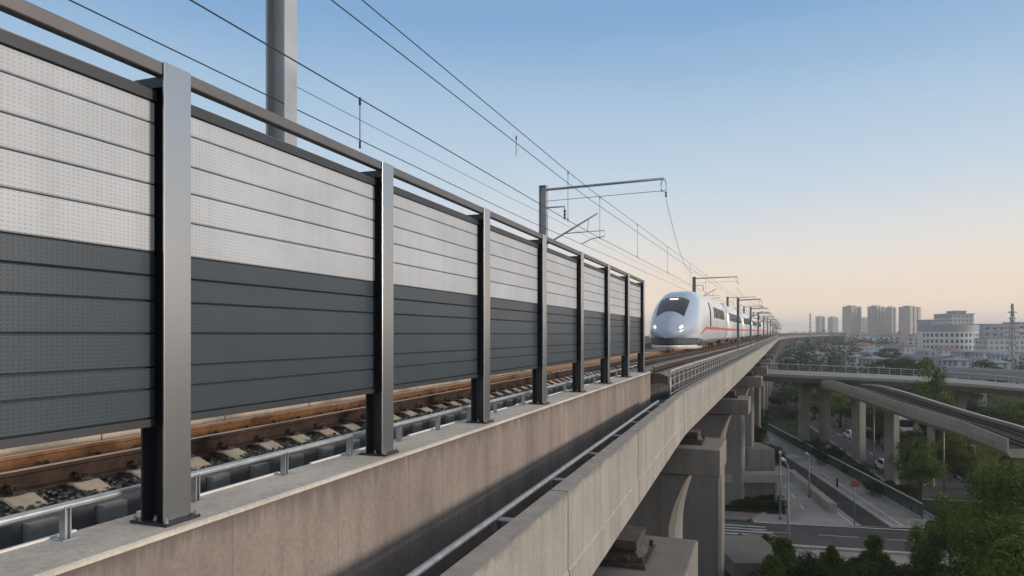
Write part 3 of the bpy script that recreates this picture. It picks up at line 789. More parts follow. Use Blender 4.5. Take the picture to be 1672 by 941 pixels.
# near fat mast and its line on the far side of the tracks
def t_of(Y, n): return (Y + n*math.sin(TH))/math.cos(TH)
o = mast(t_of(13.9,-9.2), -9.2, 1.5, 11.5, 0.46, 0, 'thick grey steel mast rising behind the first panels, cut by the picture top', mat=M['mast'])
TM2 = t_of(29.9,-9.2)
mast(TM2, -9.2, 1.5, 6.52, 0.33, 5.25, 'tall catenary mast with long top arm, standing behind the fourth barrier post')
lm = [79.0, 126.0, 176.0, 226.0, 276.0, 326.0, 376.0]
for i, t in enumerate(lm):
    mast(t, -8.9, 1.5, 6.4, 0.36, 4.6, 'catenary mast rising behind the train roof, beside the second carriage' if i == 0 else 'distant catenary mast on the far side of the train, small and hazy', None if i == 0 else 'distant catenary masts beyond the train', M['mast_far'], True)
rm = [59.5, 81.0, 102.5, 128.0, 154, 180, 206, 232, 258, 284, 310]
RL = ['slim catenary mast by the guard railing, nearest of the right hand row', 'second slim catenary mast along the guard railing', 'third slim catenary mast along the guard railing', 'fourth slim catenary mast along the guard railing']
for i, t in enumerate(rm):
    r = mast(t, -2.98, 1.5, 2.98, 0.20, 1.75, RL[i] if i < 4 else 'tiny catenary mast far down the guard railing', 'catenary masts along the guard railing', M['mast_far'], False)

def wire(pts, r, label, group, droppers=()):
    mb = MB(); mb.tube(pts, r, 5); o = mb.build('overhead_wire', M['wire']); tag(o, label, 'wire', group)
    for p0, p1, cl in droppers:
        d_ = MB(); d_.tube([p0, p1], 0.008, 4)
        d_.tube([Vector(p0)+Vector((0,0,0.04)), Vector(p0)-Vector((0,0,0.08))], 0.02, 5)
        if cl: d_.tube([Vector(p1)+Vector((0,0,0.08)), Vector(p1)-Vector((0,0,0.04))], 0.018, 5)
        d_.build('dropper', M['wire'], o)
    return o
def run(n, up, a, b, sag=0.0, span=50, ph=0.0, st=3.0):
    out = []; t = a
    while t < b:
        x = ((t-ph) % span)/span
        out.append(P(t, n(t) if callable(n) else n, -(up - sag*4*x*(1-x)))); t += st if t < 100 else st*3
    return out
W1 = (-6.27, 5.57); W3 = (-6.27, 3.90)
dr = []
for t in (22.6, 27.0, 34.5, 44.0, 55.0, 66.0): dr.append((P(t, -6.27, -5.55), P(t, -6.27, -3.9), True))
wire(run(-6.27, 5.57, -4, 600, 0.0), 0.011, 'steep upper overhead wire, right of the pair crossing the sky', 'overhead wires above the near track', dr)
wire(run(-6.35, 5.24, -4, 120, 0.0), 0.011, 'steep overhead wire just left of the upper wire', 'overhead wires above the near track', [(P(17.6,-6.35,-5.4), P(17.6,-6.35,-4.9), False)])
wire(run(-6.27, 3.90, -4, 600, 0.0), 0.011, 'contact wire passing the mast bracket, third from the right in the sky', 'overhead wires above the near track', [(P(9.75,-6.27,-3.88), P(9.75,-6.27,-3.12), True)])
wire(run(-9.0, 4.62, -4, 420, 0.0), 0.012, 'lowest thick overhead wire running just above the barrier top rail', 'overhead wires along the masts')
wire(run(-9.0, 5.22, t_of(13.9,-9.2), 420, 0.15, 50, TM2), 0.007, 'faint thin overhead wire from the thick mast to the arm mast', 'overhead wires along the masts')
e0 = P(TM2, -9.2+5.34, -(6.52-0.10-0.85))
e1 = P(58.0, -6.2, -5.3)
wire([e0.lerp(e1, k/12.0) - Vector((0,0,1.25*4*(k/12.0)*(1-k/12.0))) for k in range(13)], 0.010, 'feeder wire dropping from the loop at the long arm end', 'overhead wires above the near track')
wire(run(-4.35, 5.1, 79, 420, 0.5, 50, 79), 0.012, 'distant wire strung between the arm ends of the far masts', 'overhead wires along the masts')

# ================================================================== ELEVATED ROADS
def lane_sweep(mb, cl, sec, mi=0, caps=True):
    """cl: list of centre points (x,y,z); sec: (offset right, dz)"""
    rings = []
    for i, p in enumerate(cl):
        d = (cl[min(i+1,len(cl)-1)] - cl[max(i-1,0)]); d.z = 0; d.normalize(); q = Vector((d.y, -d.x, 0))
        rings.append([p + q*a + Vector((0,0,b)) for a, b in sec])
    mb.loft(rings, mi, True, caps)
def smooth(pts, k=6):
    out = []
    for i in range(len(pts)-1):
        p0 = pts[max(i-1,0)]; p1 = pts[i]; p2 = pts[i+1]; p3 = pts[min(i+2,len(pts)-1)]
        for j in range(k):
            t = j/k
            out.append(0.5*((2*p1)+(p2-p0)*t+(2*p0-5*p1+4*p2-p3)*t*t+(3*p1-p0-3*p2+p3)*t**3))
    out.append(pts[-1]); return out
# ring road: near top edge through these picture points at these depths
edge = [U(1120,597,104), U(1190,600,102), U(1250,603,100), U(1340,607,98), U(1432,611.5,97), U(1554,619.5,96), U(1672,631,95), U(1800,646,94)]
cl = smooth(edge)
er = empty('elevated_road', (0,0,0), 0, 'curving elevated road on flared piers, crossing under the rail viaduct', 'elevated road')
mb = MB(); lane_sweep(mb, cl, [(0.0,0.0),(0,-0.5),(0.25,-0.65),(0.7,-1.35),(6.6,-1.35),(7.6,-0.6),(7.6,-0.25),(0.3,-0.25),(0.3,0.0)]); mb.build('girder', M['pier2'], er)
mb = MB(); lane_sweep(mb, cl, [(0.32,-0.246),(0.32,-0.20),(7.3,-0.20),(7.3,-0.246)]); mb.build('roadway', M['road_deck'], er)
mb = MB(); lane_sweep(mb, cl, [(7.32,-0.246),(7.32,0.30),(7.6,0.30),(7.6,-0.246)]); mb.build('far_kerb', M['b_white'], er)
def side(i, off, dz):
    d = (cl[min(i+1,len(cl)-1)] - cl[max(i-1,0)]); d.z = 0; d.normalize(); return cl[i] + Vector((d.y,-d.x,0))*off + Vector((0,0,dz))
mb = MB(); mb.tube([side(i,7.46,1.15) for i in range(len(cl))], 0.045, 6); mb.build('top_rail', M['galv_light'], er)
for hz_ in (0.55, 0.85):
    mb = MB(); mb.tube([side(i,7.46,hz_) for i in range(len(cl))], 0.035, 5); mb.build('mid_rail', M['glass_rail'], er)
for i in range(0, len(cl), 1):
    mb = MB(); p = side(i,7.42,0.3); mb.box((p.x-0.045,p.y-0.045,p.z),(p.x+0.045,p.y+0.045,p.z+0.9)); mb.build('rail_post', M['galv'], er)
def road_pier(x, y, ztop, w, th, rz, parent, flare=0.9):
    c, s = math.cos(rz), math.sin(rz)
    def L(px, py, pz): return (x + px*c - py*s, y + px*s + py*c, pz)
    def ring(a, b, z, ch=0.3): return [L(*q) for q in ((-a+ch,-b,z),(a-ch,-b,z),(a,-b+ch,z),(a,b-ch,z),(a-ch,b,z),(-a+ch,b,z),(-a,b-ch,z),(-a,-b+ch,z))]
    mb = MB(); mb.loft([ring(w/2, th/2, -0.05), ring(w/2, th/2, ztop-1.7)]); o = mb.build('pier', M['pier2'], parent)
    mb = MB(); mb.loft([ring(w/2+0.06, th/2+0.06, ztop-1.7), ring(w/2+0.06, th/2+0.06, ztop-1.5), ring(w/2+flare*0.6, th/2+0.25, ztop-0.75), ring(w/2+flare, th/2+0.3, ztop-0.5), ring(w/2+flare, th/2+0.3, ztop-0.02)]); mb.build('pier_cap', M['pier2'], o)
def er_pier(xpix):
    best = min(range(len(cl)), key=lambda i: abs(CX + F*side(i,2.2,0).x/side(i,2.2,0).y - xpix))
    p = side(best, 2.2, -1.35); d = cl[min(best+1,len(cl)-1)]-cl[max(best-1,0)]
    road_pier(p.x, p.y, p.z+0.02, 1.3, 1.3, 0.2, er, 0.8)
for xp in (1311, 1345, 1560): er_pier(xp)
# single track guideway descending towards the right
e2 = [U(1400,628.5,95), U(1430,629,79), U(1460,635.5,71.5), U(1490,644,67), U(1554,664,61), U(1615,682,56.5), U(1672,698,53), U(1760,728,48)]
c2 = smooth(e2, 5); cl_save = cl; cl = c2
gw = empty('guideway', (0,0,0), 0, 'narrow track guideway branching from under the elevated road, sloping down right', 'guideway')
mb = MB(); lane_sweep(mb, c2, [(0,0),(0,-0.62),(0.3,-0.85),(4.7,-0.85),(5.0,-0.5),(5.0,0.0),(4.85,0.0),(4.85,-0.22),(0.2,-0.22),(0.2,0.0)]); mb.build('girder', M['pier2'], gw)
mb = MB(); lane_sweep(mb, c2, [(0.22,-0.217),(0.22,-0.19),(4.83,-0.19),(4.83,-0.217)]); mb.build('track_bed', M['busway'], gw)
for off in (1.0, 1.7, 3.0, 3.7):
    mb = MB(); lane_sweep(mb, c2, [(off-0.06,-0.189),(off-0.06,-0.06),(off+0.06,-0.06),(off+0.06,-0.189)]); mb.build('rail', M['rail_near'], gw)
mb = MB(); lane_sweep(mb, c2, [(4.86,0.003),(4.86,0.5),(4.98,0.5),(4.98,0.003)]); mb.build('barrier', M['kerb'], gw)
mb = MB(); lane_sweep(mb, c2, [(0.0,0.003),(0.0,0.06),(0.2,0.06),(0.2,0.003)]); mb.build('edge_strip', M['b_white'], gw)
p = gp(1456,800); road_pier(p.x, p.y, U(1456,648,p.y).z, 1.3, 1.25, 0.3, gw, 0.6)
p = U(1394,634,87); road_pier(p.x+0.6, p.y, p.z, 1.45, 1.4, 0.25, gw, 0.7)
p = U(1664,712,53); road_pier(p.x+0.6, p.y, p.z-0.1, 1.1, 1.2, 0.3, gw, 0.3)
for x, ytop, Y, w_ in ((1497,640,92,0.9),(1520,668,72,0.8)):
    p = U(x, ytop, Y); road_pier(p.x, p.y, p.z, w_, w_, 0.2, gw, 0.3)
cl = cl_save

# ================================================================== GROUND STRUCTURES
def thing_box(name, label, cat, a, b, mat, extra=None, group=None):
    mb = MB(); mb.box(a, b); o = mb.build(name, mat); bv = o.modifiers.new('bevel','BEVEL'); bv.width = 0.03; tag(o, label, cat, group); return o
# concrete podium with overhanging slab beside the fourth pier
po = empty('concrete_podium', (24,70,0), 0, 'low concrete podium with an overhanging slab beside the viaduct piers', 'podium')
po.location = (0,0,0)
mb = MB(); mb.box((18.6,64.7,0),(24.9,67.5,2.24)); mb.build('wall', M['pier'], po)
mb = MB(); mb.box((18.4,63.2,2.25),(25.6,64.9,3.0)); mb.build('slab', M['kerb'], po)
for x in (19.5, 24.6):
    mb = MB(); mb.box((x-0.12,63.6,0),(x+0.12,63.9,2.248)); mb.build('prop', M['lamp_post'], po)
pl_ = thing_box('pier_plinth', 'square concrete plinth under the viaduct pier beyond the podium', 'plinth', (27.6,79.8,0),(30.7,84.6,2.6), M['pier'])
hw = MB()
a = gp(1291,779); b = gp(1360,838); d_ = (b-a).normalized(); q = Vector((-d_.y,d_.x,0))*0.35
hw.prism([a+q,a-q,b-q,b+q], -0.05, 0.85)
tag(hw.build('low_wall', M['kerb']), 'low mossy wall dividing the street from the side lane', 'wall')
pz = MB(); pz.box((14.5,44.5,-0.05),(18.3,50.6,1.1)); pz.box((14.7,50.61,-0.05),(20.6,53.4,0.35)); tag(pz.build('retaining_block', M['pier']), 'pale concrete block at the foot of the near pier, left of the shrubs', 'concrete block')
# plant bed beds
sheet('planting_bed', [(19.0,61.9),(24.3,60.4),(25.6,64.5),(20.5,69.6)], M['soil'], 0.15)
# green fence along the street
fa = gp(1255,706); fb = gp(1506,848)
fn = empty('street_fence', (0,0,0), 0, 'green mesh fence with pale top rail along the right side of the street', 'fence')
mb = MB(); nseg = 26
mb.tube([fa+Vector((0,0,1.35)), fb+Vector((0,0,1.35))], 0.06, 6); mb.build('top_rail', M['galv_light'], fn)
d_ = (fb-fa).normalized(); q = Vector((-d_.y, d_.x, 0))*0.015
mb = MB()
L_ = (fb-fa).length; s_ = 0.0
while s_ < L_:
    p = fa + d_*s_; mb.prism([p+q, p-q, p-q+d_*0.05, p+q+d_*0.05], 0.2, 1.25); s_ += 0.14
for z in (0.2, 0.7, 1.2): mb.prism([fa+q*1.4, fa-q*1.4, fb-q*1.4, fb+q*1.4], z, z+0.05)
mb.build('mesh_panel', M['green_rail'], fn)
for i in range(nseg+1):
    p = fa.lerp(fb, i/nseg); mb = MB(); mb.box((p.x-0.05,p.y-0.05,0),(p.x+0.05,p.y+0.05,1.33)); mb.build('fence_post', M['green_rail'], fn)
fk = MB(); kerb(fk, [(fa.x,fa.y),(fb.x,fb.y)], 0.4, 0.2); tag(fk.build('fence_kerb', M['kerb']), kind='structure')

def street_lamp(p, H, label, arms=1, name='street_lamp', group=None, r=0.09, yaw=0.0):
    root = empty(name, p, yaw, label, 'street lamp', group)
    mb = MB(); mb.tube([(0,0,0),(0,0,H*0.5),(0,0,H)], [r, r*0.8, r*0.55], 8); mb.tube([(0,0,0),(0,0,0.5)], r*1.6, 8); mb.build('pole', M['lamp_post'], root)
    for s in ([1] if arms == 1 else [1,-1]):
        mb = MB(); mb.tube([(0,0,H-0.15),(s*0.5,0,H+0.02),(s*1.1,0,H+0.1)], 0.04, 6); mb.build('arm', M['lamp_post'], root)
        mb = MB(); mb.hexa([(s*1.0,-0.13,H+0.04),(s*1.7,-0.1,H+0.1),(s*1.7,0.1,H+0.1),(s*1.0,0.13,H+0.04),(s*1.0,-0.1,H+0.16),(s*1.7,-0.06,H+0.18),(s*1.7,0.06,H+0.18),(s*1.0,0.1,H+0.16)]); mb.build('lamp_head', M['lamp_head'], root)
    return root
def lamp_at(x, yb, yt, label, arms=1, **k):
    p = gp(x, yb); H = (yb-yt)*p.y/F; return street_lamp(p, H, label, arms, **k)
lamp_at(1274, 848, 745, 'slim lamp pole on the corner kerb left of the street', 0 or 1, yaw=1.2)
p = U(1287,760,41); street_lamp((p.x,p.y,0), p.z, 'thin tall pole rising through the shrubs at the bottom', 1, yaw=1.4, r=0.08)
lamp_at(1321, 812, 746, 'short lamp pole behind the low wall', 1, yaw=1.3, r=0.07)
lamp_at(1427, 775, 664, 'lamp pole with pale head between the two tall road piers', 1)
lamp_at(1541, 815, 676, 'tall bare pole standing right of the sunlit road tree', 1, yaw=1.5)
lamp_at(1592, 800, 727, 'double headed street lamp among the trees on the right', 2, yaw=0.1)
p = U(1381,545,120); street_lamp((p.x,p.y,0), p.z, 'very tall lamp pole standing behind the elevated road', 1, r=0.14, yaw=1.5)
p = U(1537,575,150); street_lamp((p.x,p.y,0), p.z, 'lamp pole by the far expressway, left of the lattice pylon', 1, r=0.12, yaw=1.2)
# red sign post
p = gp(1395, 858); rs_ = empty('sign_post', p, 0, 'slender pole with a red sign at the street corner', 'sign')
mb = MB(); mb.tube([(0,0,0),(0,0,3.9)], 0.06, 8); mb.build('pole', M['lamp_post'], rs_)
mb = MB(); mb.box((-0.36,-0.09,3.25),(0.36,-0.062,3.52)); mb.box((-0.28,-0.088,3.552),(0.28,-0.064,3.72)); mb.build('sign_panel', M['red'], rs_)
for x, y, lab in ((1367,795,'small dark bollard on the far side of the asphalt strip'),(1352,822,'small dark bollard at the near end of the low wall')):
    p = gp(x, y); mb = MB(); mb.tube([p, p+Vector((0,0,0.72)), p+Vector((0,0,0.78)), p+Vector((0,0,0.86))], [0.11,0.10,0.14,0.06], 10); tag(mb.build('bollard', M['black']), lab, 'bollard')
# bicycle leaning by the low wall
p = gp(1340,815); bi = empty('bicycle', p, 1.2, 'dark bicycle parked on the street beside the low wall', 'bicycle')
for dx in (-0.52, 0.52):
    mb = MB(); mb.tube([(dx+0.33*math.cos(k*math.pi/9),0,0.34+0.33*math.sin(k*math.pi/9)) for k in range(19)], 0.025, 6); mb.build('wheel', M['black'], bi)
mb = MB()
for a, b in (((-0.52,0,0.34),(-0.05,0,0.32)),((-0.05,0,0.32),(-0.2,0,0.85)),((-0.2,0,0.78),(0.38,0,0.82)),((-0.05,0,0.32),(0.38,0,0.78)),((-0.52,0,0.34),(-0.2,0,0.78)),((0.52,0,0.34),(0.36,0,0.98))): mb.tube([a,b], 0.02, 6)
mb.build('frame', M['black'], bi)
mb = MB(); mb.tube([(0.36,-0.27,0.98),(0.36,0.27,0.98)], 0.018, 6); mb.build('handlebar', M['black'], bi)
mb = MB(); mb.hexa([(-0.34,-0.07,0.85),(-0.08,-0.03,0.85),(-0.08,0.03,0.85),(-0.34,0.07,0.85),(-0.34,-0.06,0.92),(-0.08,-0.02,0.90),(-0.08,0.02,0.90),(-0.34,0.06,0.92)]); mb.build('saddle', M['black'], bi)

# vehicles
def vehicle(p, rz, L, W, H, label, cat, name, paint, bus=False, group=None):
    root = empty(name, p, rz, label, cat, group)
    mb = MB()
    if bus: prof = [(0,0.35),(0,H*0.92),(0.15,H),(L-0.3,H),(L-0.05,H*0.9),(L,0.9),(L,0.35)]
    else: prof = [(0,0.25),(0,0.78),(0.25,0.9),(0.75,H-0.04),(1.2,H),(2.4,H-0.03),(3.2,0.92),(4.1,0.8),(4.3,0.62),(4.3,0.25)]
    def rg(y, ins): return [((x-L/2), y, z) for x, z in prof]
    mb.loft([rg(-W/2,0), rg(W/2,0)]); body = mb.build('body', paint, root); bv = body.modifiers.new('bevel','BEVEL'); bv.width = 0.06; bv.segments = 2
    mb = MB()
    for s in (-1,1):
        y = s*(W/2+0.004)
        if bus: q = [(0.3,H*0.48),(L-0.5,H*0.48),(L-0.5,H*0.85),(0.3,H*0.85)]
        else: q = [(0.55,0.92),(3.0,0.92),(2.35,H-0.1),(0.95,H-0.1)]
        mb.poly([(x-L/2, y, z) for x, z in q])
    mb.build('window', M['train_glass'], root)
    for dx in ((0.8, L-0.85) if not bus else (2.2, L-2.4)):
        for s in (-1,1):
            r = 0.31 if not bus else 0.48; mb = MB()
            mb.loft([[(dx-L/2+r*math.cos(k*math.pi/8), s*y, r+r*math.sin(k*math.pi/8)) for k in range(16)] for y in (W/2-0.2, W/2+0.01)]); mb.build('wheel', M['black'], root)
    return root
p = gp(1522,722); p.z = 0
vehicle((p.x+3,p.y+6,0), -0.25, 10.5, 2.5, 3.0, 'white bus under the guideway, half hidden by trees', 'bus', 'bus', M['white'], True)
vehicle((44.0,80.0,0), 1.38, 4.3, 1.8, 1.45, 'pale car on the side road behind the tallest road pier', 'car', 'car', M['white'])
vehicle((52.0,104.0,0), 1.38, 4.3, 1.8, 1.45, 'white car further along the side road, between road piers', 'car', 'car', M['white'])
rc = random.Random(5)
for i, (x, y) in enumerate(((1640,594),(1650,596),(1659,594),(1668,597),(1612,592),(1600,590))):
    q = gp(x, y); vehicle((q.x*0.62, q.y*0.62, 0) if False else q, rc.uniform(-0.2,0.2), 4.3, 1.8, 1.5, 'tiny pale car parked far off at the right edge', 'car', 'car', M['white'], group='cars parked beyond the elevated road')

# ================================================================== TREES
def crown_mesh(name, seed, nl, rx, rz, leaf, mat, clumps=26, shape='round'):
    r = random.Random(seed); mb = MB(); cs = []
    for _ in range(clumps):
        while True:
            x, y, z = r.uniform(-1,1), r.uniform(-1,1), r.uniform(-1,1); q = x*x+y*y+z*z
            if 0.12 < q < 1.0: break
        if shape == 'cone': k = 1.0-0.42*(z+1)/2*1.6; x *= max(0.15,k); y *= max(0.15,k)
        cs.append((x*rx*0.86, y*rx*0.86, z*rz*0.86, r.uniform(0.20,0.40)*rx))
    per = nl//clumps
    for cx_, cy_, cz_, cr in cs:
        for _ in range(per):
            th = r.uniform(0, 2*math.pi); ph = math.acos(r.uniform(-0.75,1)); rr = cr*(0.45+0.6*r.random()**0.5)
            d = Vector((math.sin(ph)*math.cos(th), math.sin(ph)*math.sin(th), math.cos(ph)))
            p = Vector((cx_, cy_, cz_)) + Vector((d.x*rr, d.y*rr, d.z*rr*0.75))
            up = (d + Vector((r.uniform(-.7,.7), r.uniform(-.7,.7), r.uniform(-.3,.9)))).normalized()
            ax = up.cross(Vector((r.uniform(-1,1), r.uniform(-1,1), r.uniform(-1,1)))).normalized(); bx = up.cross(ax)
            l = leaf*r.uniform(0.6,1.35); w = l*0.42; o = len(mb.v)
            dn = -up*l*0.18
            mb.v += [tuple(p-ax*l*0.5+dn), tuple(p+bx*w*0.5), tuple(p+ax*l*0.5+dn), tuple(p-bx*w*0.5)]
            mb.f.append([o,o+1,o+2,o+3]); mb.mi.append(0); mb.sm.append(False)
    o = mb.build(name, mat, fix=False); return o, cs
def trunk_mesh(seed, H, zc, cs, r0):
    r = random.Random(seed); mb = MB()
    bend = [Vector((0,0,-0.05))]
    for k in range(1,6): bend.append(Vector((r.uniform(-.05,.05)*k*H*0.03, r.uniform(-.05,.05)*k*H*0.03, zc*1.15*k/5)))
    mb.tube(bend, [r0*(1-0.13*k) for k in range(6)], 8)
    for c in cs[::2][:10]:
        b = bend[2].lerp(bend[5], r.random()); e = Vector((c[0], c[1], zc + c[2])); m_ = b.lerp(e, 0.5) + Vector((0,0,-0.2))
        mb.tube([b, m_, e], [r0*0.38, r0*0.24, r0*0.08], 5)
    return mb.build('trunk', M['bark'])
PROTO = []
def proto(seed, H, rx, leaf, nl, mat, trunkf=0.28, shape='round', clumps=26):
    rz = H*(1-trunkf)/2; zc = H*trunkf + rz
    cr, cs = crown_mesh('crown', seed, nl, rx, rz, leaf, mat, clumps, shape)
    for v in cr.data.vertices: v.co.z += zc
    tr = trunk_mesh(seed+50, H, zc, cs, 0.028*H)
    col.objects.unlink(cr); col.objects.unlink(tr)
    PROTO.append((tr, cr, H, rx)); return len(PROTO)-1
TA = proto(11, 10, 4.2, 0.26, 15000, M['leaf_a'], 0.18, clumps=46)
TB = proto(12, 7, 2.7, 0.20, 9000, M['leaf_a'], 0.34, clumps=30)
TC_ = proto(13, 8, 3.2, 0.24, 9000, M['leaf_b'], 0.2, clumps=34)
TD = proto(14, 7, 3.2, 0.26, 7500, M['leaf_c'], 0.12, clumps=30)
TE = proto(15, 4.6, 1.6, 0.19, 5000, M['leaf_a'], 0.12, 'cone', clumps=22)
TF = proto(16, 2.2, 1.6, 0.15, 4200, M['leaf_c'], 0.02, clumps=24)
TG = proto(17, 11, 4.4, 0.55, 3200, M['leaf_far'], 0.12, clumps=30)
rt = random.Random(21)
def tree(k, p, H, wr, label, group=None, cat='tree', name=None):
    tr, cr, h0, rx = PROTO[k]
    root = empty(name or ('tree' if cat == 'tree' else 'shrub'), (p[0], p[1], 0), rt.uniform(0, 6.28), label, cat, group)
    s = (wr/rx, wr/rx, H/h0)
    for src, nm in ((tr,'trunk'),(cr,'crown')):
        o = src.copy(); o.name = nm; col.objects.link(o); o.parent = root; o.scale = s
    return root
def tree_px(k, x, ytop, Y, wr, label, **kw):
    p = U(x, ytop, Y); return tree(k, (p.x, p.y), max(1.0, p.z), wr, label, **kw)
# foreground right
tree_px(TA, 1682, 748, 36, 3.2, 'large bright leafy tree filling the lower right corner')
tree_px(TA, 1668, 835, 28, 3.2, 'dark leafy tree at the bottom right corner, in front of the large one')
tree_px(TB, 1552, 806, 43, 1.6, 'round green tree left of the large corner tree')
tree_px(TC_, 1606, 806, 36, 1.7, 'young yellow green tree in front of the large corner tree')
tree_px(TB, 1510, 852, 42, 1.2, 'green tree with drooping leaves hiding the cross road end')
tree_px(TD, 1545, 872, 36, 1.7, 'low dark tree at the bottom edge, right of centre among shrubs')
tree_px(TD, 1612, 866, 31, 1.8, 'low dark tree under the young yellow green tree')
tree_px(TE, 1278, 868, 40, 1.35, 'feathery sapling at the bottom, rising beside the thin tall pole')
tree_px(TE, 1262, 895, 37, 1.2, 'small leafy sapling at the bottom left of the shrubs')
tree_px(TE, 1355, 884, 43, 0.95, 'narrow pointed sapling in the middle of the shrub bed')
tree_px(TE, 1428, 866, 44, 1.15, 'dark conical sapling against the cross road')
for i, (x, y, Y, w_) in enumerate(((1300,905,38,2.0),(1335,912,37,1.9),(1370,908,39,2.0),(1400,915,36,2.0),(1440,905,39,1.9),(1470,912,36,2.1),(1505,905,37,2.0),(1318,930,33,2.0),(1385,932,32,2.0),(1455,930,32,2.1),(1250,925,35,1.5),(1350,945,30,2),(1425,950,29,2.0),(1500,950,30,2.0),(1290,955,30,2.0),(1345,898,42,1.5),(1390,897,43,1.6),(1320,893,43,1.3),(1460,896,42,1.5))):
    tree_px(TF, x, y, Y, w_, 'dense low shrub in the bed below the cross road', group='shrubs along the bottom edge', cat='shrub')
# middle ground
tree_px(TB, 1503, 716, 61.7, 2.3, 'street tree with visible dark trunk between tall pier and bare pole')
tree_px(TC_, 1583, 684, 70, 3.4, 'sunlit broad tree below the guideway')
tree_px(TC_, 1652, 738, 57, 2.3, 'pale green tree under the guideway at the right edge')
tree_px(TB, 1513, 586, 74, 2.2, 'tall thin crowned tree breaking the elevated road parapet')
for i, (x, y, Y, w_) in enumerate(((1620,705,78,4.2),(1560,725,76,3.4),(1655,700,84,4.5),(1520,735,80,3.2),(1600,745,66,3.0),(1640,770,60,3.0),(1480,705,96,3.6),(1435,690,100,3.6),(1412,655,112,4.0),(1372,640,118,4.0),(1560,650,110,5.0),(1600,640,105,5.0),(1650,650,100,5.0),(1470,650,118,4.5),(1525,645,116,4.5),(1330,655,128,4.5),(1290,665,132,4.0),(1275,640,150,5),(1300,630,150,5),(1350,640,160,6),(1480,700,82,2.6),(1540,690,92,3.4))):
    tree_px(TD if i % 3 else TB, x, y, Y, w_, 'dark tree in the grove beneath and behind the guideway', group='dark trees beneath the elevated roads')
for x, yb, Y, H, w_, lab in ((1330,0,92,2.2,1.8,'rounded dark bush at the foot of the leftmost road pier'),(1352,0,84,2.6,1.9,'rounded dark bush at the foot of the second road pier'),(1398,0,77,1.8,1.7,'low dark bush at the foot of the third road pier'),(1440,0,68,1.6,1.8,'low dark bush left of the tallest road pier'),(1478,0,66,2.0,1.7,'low dark bush right of the tallest road pier')):
    p = U(x, 600, Y); tree(TF, (p.x, p.y), H, w_, lab, cat='shrub')
for x, y in ((21.0,63.0),(22.6,62.4),(24.0,62.2),(22,65),(24.4,64.3),(23.5,67.5),(21.5,67.5)):
    tree(TF, (x, y), 1.1, 1.2, 'low hedge shrub in the raised bed by the podium', 'shrubs in the podium bed', 'shrub')
for x, y in ((16,51.8),(17.6,51.6),(19.3,51.5)):
    tree(TF, (x, y), 0.9, 0.9, 'low shrub in the planter beside the near pier', 'shrubs in the pier planter', 'shrub')
for x, y, Y, w_ in ((32.5,84,0,1.5),(31,96,0,2.0),(35.5,100,0,2.2),(38.0,118,0,3),(34.5,112,0,2.4),(40,132,0,4),(43,120,0,3)):
    tree(TF, (x, y), 2.0+w_*0.5, w_, 'dark bush beside the far viaduct piers', 'bushes beside the far viaduct piers', 'shrub')
# far trees behind the elevated road
tree_px(TG, 1302, 574, 190, 6.0, 'dark round tree beyond the elevated road, nearest the rail viaduct')
tree_px(TG, 1455, 566, 250, 7.0, 'dark tree standing in front of the far expressways')
tree_px(TG, 1448, 585, 170, 5.5, 'bushy tree beyond the road parapet, left of the tall thin one')
tree_px(TG, 1500, 586, 150, 5.5, 'yellowish bushy tree beyond the road parapet')
tree_px(TG, 1615, 586, 170, 5.0, 'far dark tree left of the lattice pylon')
# distant woodland: masses of foliage fading into haze
wd = MB(); rw = random.Random(9)
def clump(x, y, H, w_, n, leaf):
    for _ in range(n):
        th = rw.uniform(0, 6.28); ph = math.acos(rw.uniform(0,1)); rr = w_*(0.6+0.5*rw.random())
        d = Vector((math.sin(ph)*math.cos(th), math.sin(ph)*math.sin(th), math.cos(ph)))
        p = Vector((x + d.x*rr, y + d.y*rr, max(0.3, d.z*H*(0.7+0.35*rw.random()))))
        up = (d + Vector((rw.uniform(-.6,.6),rw.uniform(-.6,.6),rw.uniform(-.2,.8)))).normalized()
        ax = up.cross(Vector((rw.uniform(-1,1),rw.uniform(-1,1),rw.uniform(-1,1)))).normalized(); bx = up.cross(ax)
        o = len(wd.v); l = leaf*rw.uniform(0.6,1.4)
        wd.v += [tuple(p-ax*l*0.5), tuple(p+bx*l*0.35), tuple(p+ax*l*0.5), tuple(p-bx*l*0.35)]; wd.f.append([o,o+1,o+2,o+3]); wd.mi.append(0); wd.sm.append(False)
for _ in range(150):
    Y = 170 + 700*rw.random()**1.2; x = rw.uniform(1275, 1700); q = U(x, 0, Y)
    clump(q.x, q.y, rw.uniform(2.0,4.5) if Y < 300 else rw.uniform(1.5,4), rw.uniform(4,9)*(1+Y/900), 70, 0.9+Y/420)
for _ in range(420):
    Y = 900 + 1900*rw.random(); x = rw.uniform(1230, 1720); q = U(x, 0, Y)
    clump(q.x, q.y, rw.uniform(9,18)+Y*0.004, rw.uniform(12,30), 60, 5.5)
for _ in range(160):
    Y = 700 + 1500*rw.random(); x = rw.uniform(1000, 1300); q = U(x, 0, Y)
    clump(q.x, q.y, rw.uniform(8,16), rw.uniform(10,25), 50, 4.5)
for _ in range(150):
    t = rw.uniform(130, 720); q = P(t, rw.uniform(1, 14 + t*0.04), 0)
    clump(q.x, q.y, rw.uniform(6.0,12.5) if t < 250 else rw.uniform(9,15), rw.uniform(4,9), 70, 0.8+t/450)
tag(wd.build('distant_woodland', M['leaf_far'], fix=False), kind='stuff')

